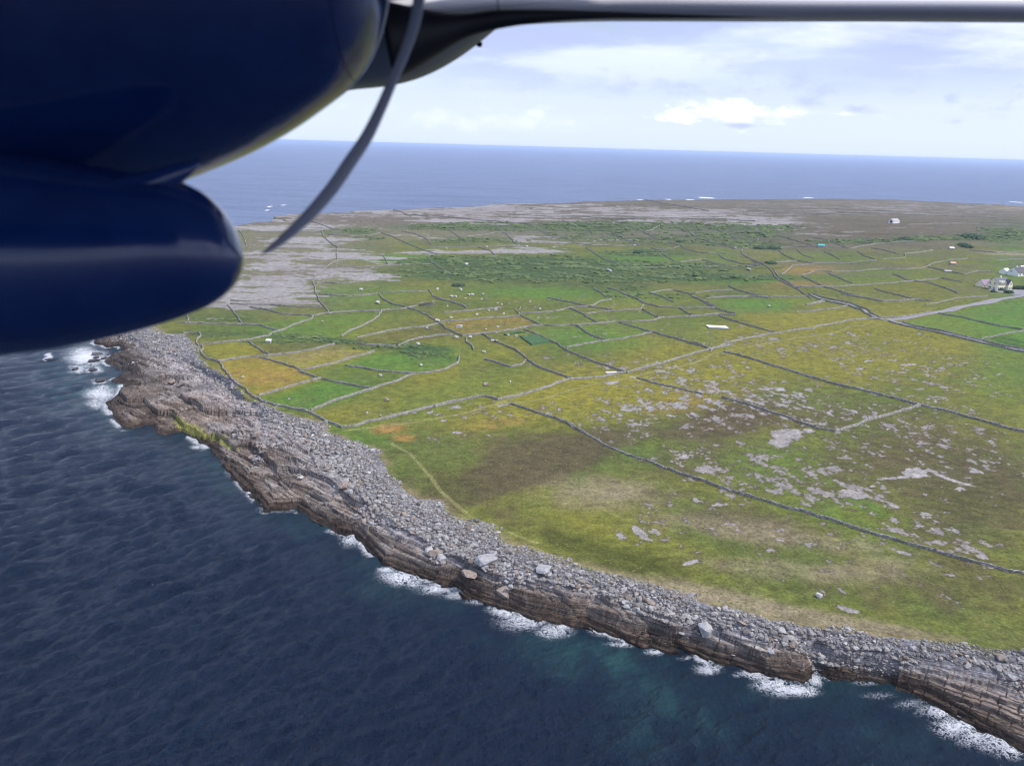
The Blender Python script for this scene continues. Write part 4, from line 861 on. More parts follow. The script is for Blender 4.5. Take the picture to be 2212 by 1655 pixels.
W_('C', [(1640, 132), (1800, 155), (2000, 205), (2212, 240), (2300, 255)], 'stone wall across the green field below the gravel road')
W_('C', [(1561, 72), (1700, 45), (1850, 22), (1970, 15)], 'stone wall above the gravel road near the yellow house')
W_('C', [(1000, 0), (1140, 25), (1250, 50), (1400, 45), (1480, 38), (1560, 50)], 'wavy stone wall over the olive fields')
W_('C', [(100, 30), (200, 20), (400, 15), (600, 20), (780, 15)], 'stone wall below the orange brown strip field')
W_('C', [(1930, 300), (2050, 275), (2212, 245)], 'stone wall between the two greenest fields at the right edge')
W_('C', [(770, 76), (840, 62), (885, 48)], 'very short wall stub touching the lane')
DG = 'thin far walls crossing the limestone terraces'
for v, p in (('D', [(1420, 415), (1460, 460), (1520, 500), (1590, 550)]), ('D', [(1090, 240), (1180, 275), (1280, 320), (1400, 370), (1500, 400)]), ('D', [(1230, 230), (1330, 250), (1410, 285), (1450, 330)]), ('D', [(1550, 195), (1600, 240), (1700, 305)]),
             ('D', [(1920, 200), (1990, 255), (2065, 330)]), ('D', [(1780, 345), (1870, 370), (1910, 405)]), ('D', [(1430, 650), (1460, 700), (1560, 730), (1690, 770)]), ('D', [(1100, 410), (1140, 475)]), ('D', [(700, 255), (850, 265), (1000, 262), (1080, 240)]),
             ('D', [(0, 155), (200, 152), (400, 155), (550, 150), (740, 215)]), ('D', [(440, 70), (480, 48), (560, 50)]), ('D', [(1040, 125), (1140, 105), (1200, 75)]), ('D', [(1700, 270), (1900, 240), (2200, 240)]), ('D', [(1440, 345), (1800, 345), (2200, 345)]),
             ('E', [(180, 220), (260, 280), (350, 325), (480, 330), (540, 370)]), ('E', [(650, 205), (740, 250), (850, 280), (950, 325), (1050, 370), (1100, 400)]), ('E', [(880, 180), (990, 235), (1120, 275), (1240, 340), (1360, 375), (1470, 410), (1560, 450), (1700, 470), (1850, 470)]),
             ('E', [(1150, 280), (1210, 265), (1300, 210)]), ('E', [(1410, 225), (1500, 270), (1600, 335), (1750, 380), (1880, 410), (1930, 430)]), ('E', [(640, 420), (720, 470), (780, 510), (900, 550), (1020, 590)]), ('E', [(780, 300), (830, 370)]), ('E', [(430, 180), (560, 240), (700, 290)]),
             ('E', [(1030, 590), (1200, 590), (1450, 580)]), ('E', [(1200, 420), (1280, 440), (1340, 500), (1410, 540)]), ('E', [(1450, 545), (1560, 530), (1670, 520)]), ('E', [(1780, 480), (1880, 530), (2000, 560), (2150, 570)]), ('E', [(1640, 585), (1800, 575), (1950, 580), (2130, 575)]),
             ('E', [(1990, 430), (1980, 460), (2060, 510), (2170, 560)]), ('E', [(560, 385), (700, 400), (900, 405), (1080, 400)]), ('E', [(1250, 430), (1380, 425), (1450, 405)]), ('E', [(1640, 520), (1780, 560), (1860, 575)]), ('E', [(1750, 250), (1850, 300), (2000, 370), (2200, 410)])):
    W_(v, p, 'thin far stone wall crossing the limestone terraces in the middle distance', DG, h=.85, b=.28)
MG = 'far walls round the small fields above the lane'
for v, p in (('E', [(700, 770), (760, 800), (820, 850)]), ('E', [(820, 765), (920, 790), (1000, 830), (1100, 870), (1180, 910)]), ('E', [(1580, 810), (1700, 795), (1900, 785)]), ('E', [(1680, 860), (1850, 845), (2060, 840), (2212, 850)]), ('E', [(1870, 745), (1950, 785), (2100, 830), (2212, 855)]),
             ('E', [(1190, 810), (1300, 790), (1400, 785), (1500, 810), (1560, 835), (1640, 870), (1760, 929)]), ('E', [(1180, 810), (1300, 840), (1400, 890)]), ('G', [(0, 385), (200, 380), (400, 375), (600, 375), (850, 385), (1050, 350), (1350, 330)]),
             ('G', [(470, 600), (560, 565), (700, 570), (900, 565), (1080, 550), (1300, 550), (1450, 530), (1560, 490), (1780, 465)]), ('G', [(280, 400), (330, 440), (420, 480), (550, 505), (700, 500), (900, 495), (1060, 480)]),
             ('G', [(400, 690), (600, 690), (800, 685), (1000, 670), (1200, 655), (1400, 640)]), ('G', [(470, 605), (560, 650), (640, 690), (750, 720), (900, 760), (1000, 780), (1100, 805), (1250, 800), (1340, 790)]), ('G', [(670, 580), (760, 620), (860, 660)]),
             ('G', [(1040, 705), (1180, 745), (1340, 785), (1500, 800)]), ('G', [(1180, 590), (1320, 640), (1480, 660), (1600, 700), (1690, 740)]), ('G', [(900, 410), (960, 450), (1070, 480)]), ('G', [(1010, 385), (1120, 400), (1210, 430)]), ('G', [(500, 830), (600, 805), (640, 790)]),
             ('G', [(0, 430), (80, 480), (160, 510), (230, 560), (270, 620), (370, 680), (430, 700), (490, 750), (540, 780)]), ('G', [(250, 555), (290, 615), (400, 680), (450, 700)]), ('G', [(240, 500), (340, 490), (430, 482)]), ('G', [(310, 590), (350, 560), (400, 520), (560, 510)]),
             ('G', [(430, 390), (480, 440), (560, 465)]), ('G', [(640, 410), (720, 450), (760, 470)]), ('G', [(1100, 470), (1280, 460), (1280, 430), (1500, 400)]), ('G', [(1460, 530), (1600, 565), (1740, 590), (1850, 565), (1960, 570)]), ('G', [(1400, 640), (1560, 620), (1720, 650)]),
             ('G', [(1780, 400), (2000, 420), (2300, 400)]), ('G', [(1990, 480), (2300, 470)]), ('G', [(560, 300), (700, 330), (820, 380)]), ('G', [(260, 280), (400, 320), (560, 370)])):
    W_(v, p, 'far stone wall round one of the small olive fields above the lane', MG, h=.9, b=.28)
for v, p in (('G', [(0, 60), (600, 70), (1200, 95), (1900, 110)]), ('G', [(0, 100), (500, 110), (900, 125)]), ('G', [(700, 95), (1300, 120), (2000, 145)]), ('E', [(0, 130), (600, 150), (1100, 175)]), ('E', [(200, 60), (900, 70), (1700, 100)]), ('E', [(700, 140), (1500, 165), (2100, 190)]),
             ('D', [(1100, 60), (1600, 70), (2200, 50)]), ('D', [(1300, 110), (1700, 140), (2200, 185)]), ('D', [(700, 100), (1000, 90), (1300, 120)]), ('G', [(1300, 200), (1700, 190), (2100, 200)]), ('G', [(1200, 60), (1700, 70), (2300, 90)])):
    W_(v, p, 'very faint stone wall low along the far plateau near the horizon', 'walls of the far plateau', h=1.0, b=.4)

# gravel road and yard
rd_m = noisy('gravel', (0.17, 0.165, 0.175), (0.24, 0.235, 0.245), 0.8, 0.95)
def road(view, pts, wd, name='road'):
    X_, Y_ = resample(gps(pts, view), 2.0)
    prof = [(o_, 0.16) for o_ in np.linspace(-wd / 2, wd / 2, 4)]
    tx = np.gradient(X_); ty = np.gradient(Y_); L_ = np.hypot(tx, ty); nx, ny = -ty / L_, tx / L_
    rows = []
    for o_, h_ in prof:
        xx, yy = X_ + nx * o_, Y_ + ny * o_; rows.append(np.stack([xx, yy, height(xx, yy, detail=False) + h_], 1))
    V = np.stack(rows, 1).reshape(-1, 3); i = np.arange(len(X_) * 4).reshape(len(X_), 4)
    Fc = np.stack([i[:-1, :-1], i[1:, :-1], i[1:, 1:], i[:-1, 1:]], -1).reshape(-1, 4)
    return tag(mesh(name, V, [tuple(f) for f in Fc], rd_m), kind='structure')
road('C', [(1300, 172), (1400, 166), (1600, 126), (1750, 97), (1900, 66), (2000, 46), (2212, 10), (2400, -20)], 4.6)
road('C', [(1310, 172), (1450, 210), (1600, 245), (1750, 275), (1900, 308), (2100, 355), (2300, 390)], 2.6, 'lane')
road('C', [(1290, 172), (1210, 146), (1150, 108), (1055, 68), (900, 40), (830, 20), (790, 0)], 2.2, 'lane')

# ------------------------------------------------------------------ small things in the fields
B0 = 'white boulders strewn on the slope by the ruined cabin'
for px_, py_, s in ((130, 22, 3.0), (158, 22, 2.6), (238, 35, 1.8), (268, 8, 2.8), (292, 6, 2.4), (375, 5, 2.6), (400, 35, 2.2), (365, 40, 1.8), (490, 75, 1.7), (522, 82, 1.8), (418, 132, 2.2), (330, 165, 2.4), (373, 188, 1.4), (538, 160, 2.4), (745, 62, 1.6), (95, 95, 1.8), (668, 108, 1.6), (820, 120, 2.4), (475, 125, 3.2), (124, 186, 2.4)):
    p = gps([(px_, py_)], 'B')[0]; boulder(*p, s * 0.78, bw_m, 'round', 'white boulder strewn on the grassy slope right of the ruined cabin', B0)
for v, px_, py_, s, mt, lab in (('B', 18, 215, 3.6, bw_m, 'big white boulder standing at the wall corner'), ('B', 190, 262, 4.6, bw_m, 'heap of pale boulder in the middle of the tan field'), ('B', 105, 230, 1.8, bw_m, 'small white boulder at the top left of the tan field'), ('B', 490, 262, 2.4, bw_m, 'white boulder in the right half of the tan field'),
        ('B', 398, 278, 2.4, bw_m, 'pale flat boulder near the bottom of the tan field'), ('B', 160, 345, 4.0, bw_m, 'broken pale boulder below the corner of the tan field'), ('B', 275, 343, 2.6, bw_m, 'white boulder right of the broken pale one'), ('B', 450, 372, 2.8, bw_m, 'boulder on the left of a touching pair by the diagonal wall'),
        ('B', 485, 370, 2.2, bw_m, 'boulder on the right of a touching pair by the diagonal wall'), ('B', 380, 458, 2.8, bw_m, 'grey white boulder inside the curved wall'), ('B', 575, 322, 2.0, bw_m, 'small boulder left above the crop plot'), ('B', 635, 333, 2.6, bw_m, 'pale boulder touching the left corner of the crop plot'),
        ('B', 714, 336, 2.4, bw_m, 'tan boulder at the top edge of the crop plot'), ('B', 588, 690, 1.7, bw_m, 'white boulder alone in the broad yellow green pasture'), ('B', 396, 716, 3.2, bb_m, 'brown rock mound in the broad yellow green pasture'), ('B', 480, 306, 2.0, bw_m, 'boulder sitting against the wall over the crop plot'),
        ('A', 1875, 398, 3.2, bw_m, 'tall white boulder above the scrub hollow'), ('A', 1900, 562, 2.4, bw_m, 'white stone heap in the bright green hollow'), ('A', 1580, 642, 2.4, bw_m, 'low pale stones below the free ending wall'), ('A', 1635, 838, 2.8, bb_m, 'brown topped boulder in the near yellow flowered field'),
        ('A', 1475, 938, 1.8, bw_m, 'white boulder in the near yellow flowered field'), ('A', 1577, 958, 1.6, bb_m, 'small brown rock near the nearest long wall'), ('A', 497, 655, 2.0, bw_m, 'grey white boulder in the orange brown field'), ('A', 862, 825, 1.4, bg_m, 'flat grey stone in the small green field nearest the sea'),
        ('A', 1125, 220, 2.2, bw_m, 'white boulder under the long wandering wall'), ('A', 1948, 272, 3.0, bw_m, 'pale boulder above the tan grass field'), ('A', 1745, 934, 1.2, bw_m, 'tiny white stone against the nearest long wall'), ('A', 1182, 1045, 1.2, bw_m, 'small stone on the turf above the cobble spit'),
        ('D', 1700, 470, 5.0, bw_m, 'pointed stone cairn in the dark green thicket'), ('D', 940, 655, 4.0, bw_m, 'grey rock outcrop in the bright green field below the terraces'), ('D', 1060, 748, 5.0, bw_m, 'ruined stone heap left of the diagonal wall'), ('D', 1845, 345, 4.0, bw_m, 'pale boulder on the far terrace edge'),
        ('D', 1555, 355, 2.8, bw_m, 'small white boulder on the middle terrace'), ('D', 2130, 343, 4.0, bw_m, 'pale boulder at the right of the far terrace edge'), ('D', 1655, 655, 4.4, bw_m, 'largest of the white boulders above the green slope'), ('D', 1620, 703, 2.8, bw_m, 'white boulder below the largest one on the green slope'),
        ('D', 1740, 690, 3.4, bw_m, 'white boulder right of the cluster on the green slope'), ('D', 1590, 703, 2.6, bw_m, 'white boulder left of the cluster on the green slope'), ('D', 1490, 650, 3.4, bw_m, 'pale boulder left above the slope cluster'), ('E', 870, 212, 6.0, bg_m, 'large grey boulder on the far green rise'),
        ('E', 712, 368, 4.0, bw_m, 'white slanting slab on the far terrace'), ('E', 838, 620, 6.5, bg_m, 'long grey slab lying in the dark thicket'), ('E', 360, 420, 4.4, bw_m, 'pale boulder on the pale terrace strip'), ('E', 130, 410, 3.8, bw_m, 'left pale boulder on the pale terrace strip'),
        ('E', 1930, 425, 5.0, bg_m, 'grey stone block at the far lane corner'), ('E', 2045, 610, 7.0, bg_m, 'grey stone cabin ruin slab beside the far lane'), ('C', 515, 82, 3.0, bw_m, 'long pale stone above the lane field'), ('G', 590, 718, 1.8, bw_m, 'tiny white stone in the olive field by the lane'),
        ('G', 787, 718, 1.8, bw_m, 'second tiny white stone in the olive field'), ('G', 120, 316, 3.0, bw_m, 'white stone on the far green rise')):
    p = gps([(px_, py_)], v)[0]; boulder(*p, s * 0.8, mt, 'slab' if 'slab' in lab or 'flat' in lab else 'block', lab)
# ruined stone cabin
def box(cx, cy, cz, sx, sy, sz, rz=0.0, jit=0):
    v = np.array([(a_ * sx / 2, b2 * sy / 2, c2_ * sz / 2) for c2_ in (-1, 1) for b2 in (-1, 1) for a_ in (-1, 1)])
    if jit: v = v + rng.normal(0, jit, v.shape)
    c_, s_ = math.cos(rz), math.sin(rz)
    v = np.stack([v[:, 0] * c_ - v[:, 1] * s_ + cx, v[:, 0] * s_ + v[:, 1] * c_ + cy, v[:, 2] + cz], 1)
    return v, [(0, 2, 3, 1), (4, 5, 7, 6), (0, 1, 5, 4), (2, 6, 7, 3), (0, 4, 6, 2), (1, 3, 7, 5)]
def join(parts):
    V = []; Fc = []; n_ = 0
    for v, f in parts: V += [tuple(p) for p in v]; Fc += [tuple(i + n_ for i in q_) for q_ in f]; n_ += len(v)
    return V, Fc
p = gps([(1415, 762)], 'D')[0]
cabr = empty('ruined_cabin', tuple(p), 'roofless grey stone cabin ruin beside the diagonal wall', 'ruin', rz=0.12)
for nm, bx in (('long_wall', (0, -1.9, .6, 7.5, .6, 2.0)), ('long_wall', (0, 1.9, .6, 7.5, .6, 1.8)), ('end_wall', (-3.6, 0, .6, .6, 3.4, 1.8)), ('gable_wall', (3.7, 0, 1.1, 1.1, 4.2, 3.0))):
    mesh(nm, *box(*bx, jit=.18), wall_m, cabr)
# crop plot
cr_m = noisy('crop leaves', (0.035, 0.085, 0.035), (0.055, 0.125, 0.045), 1.2, 0.8, 0.2)
P = gps([(663, 335), (800, 325), (905, 378), (755, 404)], 'B'); nn = 46
s_, t_g = np.meshgrid(np.linspace(0, 1, nn), np.linspace(0, 1, nn)); A_, B_, C_, D_ = [np.array(p) for p in P]
G = ((A_[None, None] * (1 - s_)[..., None] + B_[None, None] * s_[..., None]) * (1 - t_g)[..., None] + (D_[None, None] * (1 - s_)[..., None] + C_[None, None] * s_[..., None]) * t_g[..., None]).reshape(-1, 3)
G[:, 2] = height(G[:, 0], G[:, 1], detail=False)
edge = ((s_ == 0) | (s_ == 1) | (t_g == 0) | (t_g == 1)).ravel()
G[:, 2] += np.where(edge, -0.2, 0.75 + 0.22 * np.sin(t_g.ravel() * 60) + rng.normal(0, .07, len(G)))
tag(mesh('crop_plot', G, quads(nn, nn), cr_m), 'small rectangular plot of dense dark green crop rows', 'crop plot')
G2 = gps([(545, 322), (700, 300), (735, 306), (590, 326)], 'B')
x_, y_ = resample([G2[0], G2[1]], 1.0); hd = ribbon('crop_strip', x_, y_, [(-1, -.3), (-.8, .8), (0, 1), (.8, .8), (1, -.3)], cr_m, .1, .2, 5)
tag(hd, 'narrow strip of dark green crop above the crop plot', 'crop strip')
# concrete rainwater tank with pale sloping slab, and small white hut / trough
wh_m = noisy('whitewashed concrete', (0.66, 0.65, 0.66), (0.80, 0.80, 0.80), 1.0, 0.8)
gc_m = noisy('grey concrete', (0.30, 0.29, 0.31), (0.42, 0.41, 0.42), 1.2, 0.9)
p = gps([(172, 226)], 'C')[0]
tk = empty('rainwater_tank', tuple(p), 'white rainwater catchment tank with long sloping slab in the olive field', 'water tank', rz=-0.12)
mesh('catchment_slab', [(-5.6, 2.6, 1.0), (5.0, 2.6, 1.0), (6.0, -0.8, .55), (-4.4, -0.8, .55), (-5.6, 2.6, .7), (5.0, 2.6, .7), (6.0, -.8, .25), (-4.4, -.8, .25)], [(0, 3, 2, 1), (4, 5, 6, 7), (0, 1, 5, 4), (1, 2, 6, 5), (2, 3, 7, 6), (3, 0, 4, 7)], wh_m, tk)
mesh('trough', *join([box(.4, -1.5, .3, 9.6, .25, .9), box(.4, -.95, .15, 9.4, .9, .5), box(-4.4, -1.2, .3, .2, .9, .9), box(5.2, -1.2, .3, .2, .9, .9)]), gc_m, tk)
p = gps([(703, 380)], 'A')[0]
ht = empty('small_hut', tuple(p), 'tiny white concrete hut with a sloping lid in the field under the hedge', 'hut', rz=-0.1)
mesh('wall', *box(0, 0, .4, 2.3, 1.5, 1.3), gc_m, ht)
mesh('roof', [(-1.3, -.9, 1.05), (1.3, -.9, 1.05), (1.3, 1.0, 1.4), (-1.3, 1.0, 1.4), (-1.3, -.9, 1.2), (1.3, -.9, 1.2), (1.3, 1.0, 1.55), (-1.3, 1.0, 1.55)], [(0, 3, 2, 1), (4, 5, 6, 7), (0, 1, 5, 4), (1, 2, 6, 5), (2, 3, 7, 6), (3, 0, 4, 7)], wh_m, ht)
p = gps([(1385, 622)], 'B')[0]
tr = empty('water_trough', tuple(p), 'white concrete trough slab against the thick wall by the track', 'trough', rz=0.25)
mesh('slab', *box(0, 0.4, .35, 5, 1.5, .4), wh_m, tr); mesh('basin_rim', *join([box(0, -.8, .3, 5, .2, .6), box(-2.4, -.4, .3, .2, .8, .6), box(2.4, -.4, .3, .2, .8, .6)]), gc_m, tr)

# ------------------------------------------------------------------ houses
cream = noisy('cream render', (0.70, 0.66, 0.46), (0.76, 0.72, 0.53), 0.5, 0.85); whr = noisy('white render', (0.72, 0.74, 0.72), (0.80, 0.81, 0.80), 0.5, 0.85)
slate = noisy('slate', (0.045, 0.055, 0.085), (0.07, 0.08, 0.115), 1.5, 0.6); dslate = noisy('dark slate', (0.030, 0.028, 0.045), (0.05, 0.045, 0.065), 1.5, 0.6); mauve = noisy('mauve slate', (0.22, 0.15, 0.23), (0.28, 0.20, 0.29), 1.0, 0.8)
win, _, _ = bsdf('window glass', (0.04, 0.05, 0.06), 0.08); frm, _, _ = bsdf('white frame', (0.8, 0.8, 0.78), 0.5); blue_d, _, _ = bsdf('blue door', (0.10, 0.16, 0.42), 0.4)
def house_block(root, L_, Wd, hw, hr, wm, rm, ox=0, oy=0, rot=0, over=.35):
    """walls with two gables and a pitched roof, ridge along local x"""
    c_, s_ = math.cos(rot), math.sin(rot)
    T = lambda v: [(x_ * c_ - y_ * s_ + ox, x_ * s_ + y_ * c_ + oy, z_) for x_, y_, z_ in v]
    l, w2 = L_ / 2, Wd / 2
    v = T([(-l, -w2, -1), (l, -w2, -1), (l, w2, -1), (-l, w2, -1), (-l, -w2, hw), (l, -w2, hw), (l, w2, hw), (-l, w2, hw), (-l, 0, hr), (l, 0, hr)])
    mesh('wall', v, [(0, 1, 5, 4), (2, 3, 7, 6), (0, 4, 8, 7, 3), (1, 2, 6, 9, 5)], wm, root)
    sl_ = (hr - hw) / w2; e = w2 + over; ez = hr - sl_ * e; lo = l + .12; t = .16
    rv = T([(-lo, -e, ez), (lo, -e, ez), (lo, 0, hr), (-lo, 0, hr), (lo, e, ez), (-lo, e, ez), (-lo, -e, ez + t), (lo, -e, ez + t), (lo, 0, hr + t), (-lo, 0, hr + t), (lo, e, ez + t), (-lo, e, ez + t)])
    return mesh('roof', rv, [(6, 7, 8, 9), (9, 8, 10, 11), (0, 3, 2, 1), (3, 5, 4, 2), (0, 1, 7, 6), (5, 11, 10, 4), (0, 6, 9, 3), (3, 9, 11, 5), (1, 2, 8, 7), (2, 4, 10, 8)], rm, root)
def window(root, x_, y_, z_, w_, h_, ang, nm='window', m=None):
    """set on a wall facing direction ang"""
    o = mesh(nm, *box(0, 0, 0, w_, .12, h_), m or win, root); o.location = (x_, y_, z_); o.rotation_euler = (0, 0, ang + math.pi / 2)
    f_ = mesh('frame', *join([box(0, 0, h_ / 2 + .05, w_ + .2, .18, .12), box(0, 0, -h_ / 2 - .05, w_ + .2, .22, .12), box(-w_ / 2 - .05, 0, 0, .1, .18, h_), box(w_ / 2 + .05, 0, 0, .1, .18, h_), box(0, 0, 0, .07, .17, h_)]), frm, o)
    return o
Lp, Gp, Ep = [gp(*fr([p_], 'F')[0]) for p_ in ((2130.9, 624.5), (2153.4, 628), (2185, 625.5))]
ax = math.atan2(Ep[1] - Gp[1], Ep[0] - Gp[0]); Gl = 8.2; Ll = 12.5
u_ = np.array([math.cos(ax), math.sin(ax)]); v_ = np.array([-u_[1], u_[0]])
cen = Gp[:2] + u_ * Ll / 2 + v_ * Gl / 2
hs_ = empty('yellow_house', (cen[0], cen[1], Gp[2] - .1), 'cream yellow two storey house with blue slate roof beside the gravel yard', 'house', rz=ax)
rf = house_block(hs_, Ll, Gl, 4.6, 8.3, cream, slate)
mesh('chimney', *box(0.5, 0, 8.8, .9, .7, 1.6), frm, rf)
house_block(hs_, 6.4, 4.2, 4.4, 7.2, cream, slate, ox=4.3, oy=-2.6, rot=math.pi / 2)
for dx in (-3.0, -0.6):     # dormers
    d_ = mesh('dormer', [(dx - .8, -4.2, 4.2), (dx + .8, -4.2, 4.2), (dx + .8, -4.2, 6.0), (dx, -4.2, 6.8), (dx - .8, -4.2, 6.0), (dx - .8, -1.4, 5.2), (dx + .8, -1.4, 5.2), (dx + .8, -1.4, 6.0), (dx, -1.4, 6.8), (dx - .8, -1.4, 6.0)],
              [(0, 1, 2, 3, 4), (1, 6, 7, 2), (0, 4, 9, 5), (2, 7, 8, 3), (3, 8, 9, 4)], cream, hs_)
    window(d_, dx, -4.24, 5.3, .8, .9, -math.pi / 2)
for dx in (-5.2, -3.2, -1.2, 1.0): window(hs_, dx, -Gl / 2 - .04, 1.7, 1.1, 1.3, -math.pi / 2)
window(hs_, 2.0, -Gl / 2 - .04, 1.2, .9, 2.1, -math.pi / 2, 'door', blue_d)
for dx, dz in ((3.4, 1.6), (5.2, 1.6), (4.3, 4.7)): window(hs_, dx, -5.84, dz, 1.0, 1.2, -math.pi / 2)
for dy, dz, w_ in ((-1.7, 4.6, 1.0), (1.9, 4.6, 1.0), (1.8, 1.6, 1.8)): window(hs_, -Ll / 2 - .04, dy, dz, w_, 1.2, math.pi)
window(hs_, -Ll / 2 - .04, -1.6, 1.1, 1.3, 2.1, math.pi, 'door', blue_d)
# annexe with mauve roof
house_block(hs_, 8.5, 6.6, 2.3, 5.4, cream, mauve, ox=-1.2, oy=10.5); window(hs_, -4.2, 7.16, 1.2, 1.0, 1.0, -math.pi / 2); window(hs_, -1.2, 7.16, 1.2, 1.0, 1.0, -math.pi / 2)
# white bungalow behind
def zp(x_, y_): return gp((3700 + x_ / 7.373) * .553, (1000 + y_ / 7.373) * .553)
Gb = zp(1950, 600)
bw_ = empty('white_bungalow', (Gb[0] + 6, Gb[1] + 7, Gb[2]), 'white bungalow with dark slate roof behind the yellow house', 'house', rz=ax + .1)
rf = house_block(bw_, 13, 9, 3.0, 6.6, whr, dslate); mesh('chimney', *box(-2.5, 0, 7.0, .8, .7, 1.4), whr, rf)
house_block(bw_, 5.5, 6, 2.6, 4.6, whr, whr, ox=-3.5, oy=8)
for dx in (-4, 0, 4): window(bw_, dx, -4.54, 1.5, 1.3, 1.2, -math.pi / 2)
window(bw_, -6.54, 1.4, 3.6, 1.1, 1.0, math.pi); window(bw_, 2, -4.54, 1.1, .9, 2, -math.pi / 2, 'door', win)
wg = empty('white_garage', tuple(zp(2230, 470) + np.array([3, 5, 0])), 'long white outbuilding at the right edge past the bungalow', 'outbuilding', rz=ax)
house_block(wg, 12, 6, 2.8, 4.6, whr, whr); window(wg, -3, -3.04, 1.5, 1.2, 1, -math.pi / 2)
# yard and hedges by the houses
bush_m = noisy('bush leaves', (0.018, 0.045, 0.022), (0.05, 0.09, 0.035), 1.5, 0.85, 0.3)
def bush(v, px_, py_, s, lab, name='bush', flat=.7):
    p = gps([(px_, py_)], v)[0]; n_ = 420; d_ = rng.normal(0, 1, (n_, 3)); d_ /= np.linalg.norm(d_, axis=1)[:, None]; d_[:, 2] = np.abs(d_[:, 2])
    lump = 0.8 + 0.35 * vn(d_[:, 0] * 2.2 + px_, d_[:, 1] * 2.2 + d_[:, 2] * 2, 5)
    c0 = d_ * lump[:, None] * np.array([1, 1, flat]) * s / 2 * rng.uniform(.72, 1.05, (n_, 1))
    Vv, Ff = rocks(c0, rng.uniform(.14, .3, n_) * s * .8, (1, 1, .8))
    o = mesh(name, Vv, Ff, bush_m, loc=tuple(p)); return tag(o, lab, 'bush')
bush('F', 2146, 631.5, 3.4, 'dark rounded bush before the door of the yellow house'); 
for px_, py_, s, lab in ((1550, 1000, 4.2, 'dark bush before the front of the yellow house'), (1765, 1075, 5.6, 'round dark bush at the edge of the gravel yard'), (2000, 950, 6.0, 'dark hedge bush right of the yellow house'), (2150, 960, 6.0, 'dark hedge bush at the right edge of the picture')):
    x_ = (3700 + px_ / 7.373) * .553; y_ = (1000 + py_ / 7.373) * .553
    p = gp(x_, y_); fx, fy, _ = proj(p); bush('F', x_, y_, s, lab)
for v, px_, py_, s, lab in (('E', 1110, 468, 12, 'dark thorn thicket bush above the bright green hollow'), ('D', 1640, 622, 8, 'round black green bush on the thicket slope'), ('G', 225, 503, 8, 'dark round bush by the lane'), ('E', 1335, 345, 8, 'dark bush on a far wall line'), ('E', 1450, 368, 8, 'second dark bush on a far wall line'),
        ('G', 140, 388, 12, 'dark thorn bush left of the lane barn corner'), ('G', 240, 390, 12, 'dark thorn bush beside the lane corner'), ('G', 1280, 320, 14, 'dark thicket clump on the brown slope'), ('G', 1800, 305, 22, 'reddish dark thicket clump far right'), ('G', 1740, 370, 14, 'low dark bush clump below the reddish thicket')):
    bush(v, px_, py_, s, lab, flat=.35)
X1, Y1 = resample([zp(1240, 1010), zp(1500, 1040), zp(1900, 1020), zp(2300, 1040)], 2)
def patch(name, pts, mat, dz=.14):
    P_ = np.array([zp(*p_) for p_ in pts]); c_ = P_.mean(0); V = []; Fc = []
    k = len(P_); V.append(c_)
    for f_ in (.33, .66, 1.0):
        for p_ in P_: V.append(c_ + (p_ - c_) * f_)
    V = np.array(V); V[:, 2] = height(V[:, 0], V[:, 1], detail=False) + dz
    for i in range(k): Fc.append((0, 1 + i, 1 + (i + 1) % k)[::-1])
    for r_ in range(2):
        for i in range(k): a_ = 1 + r_ * k + i; b2 = 1 + r_ * k + (i + 1) % k; Fc.append((a_, b2, b2 + k, a_ + k)[::-1])
    return tag(mesh(name, V, Fc, mat), kind='structure')
patch('yard', [(1240, 1005), (1150, 960), (1450, 1000), (1870, 970), (2300, 990), (2300, 1110), (1950, 1140), (1700, 1080), (1450, 1040)], rd_m)
# far white shed and barns
p = gps([(1190, 186)], 'G')[0]
fb = empty('far_barn', tuple(p), 'lone pale barn with grey roof far off on the brown plateau', 'barn', rz=.5)
house_block(fb, 12, 7, 3.0, 5.6, whr, gc_m); window(fb, -6.05, 0, 2, 3, 3, math.pi, 'door', win)
p = gps([(620, 375)], 'G')[0]
tq, _, _ = bsdf('turquoise sheeting', (0.10, 0.42, 0.40), 0.6)
ts = empty('turquoise_shed', tuple(p), 'small shed with a turquoise roof beside the far lane', 'shed', rz=-.3); house_block(ts, 6, 4, 1.8, 2.8, gc_m, tq)
pk, _, _ = bsdf('faded red paint', (0.62, 0.30, 0.26), 0.6)
p = gps([(1650, 510)], 'G')[0]
tw = empty('pink_shed', tuple(p), 'low pinkish shed in the fields left of the houses', 'shed', rz=.1); house_block(tw, 4.5, 3, 1.2, 2.0, gc_m, pk)
p = gps([(1610, 571)], 'G')[0]
tv = empty('pale_shed', tuple(p), 'low pale grey shed by a wall left of the houses', 'shed', rz=-.1); house_block(tv, 5, 3, 1.0, 1.6, gc_m, gc_m)
p = gps([(1640, 390)], 'G')[0]
tv = empty('white_hut', tuple(p), 'tiny white hut far up the right hand slope', 'hut', rz=.1); house_block(tv, 4.5, 3, 1.2, 2.0, gc_m, wh_m)

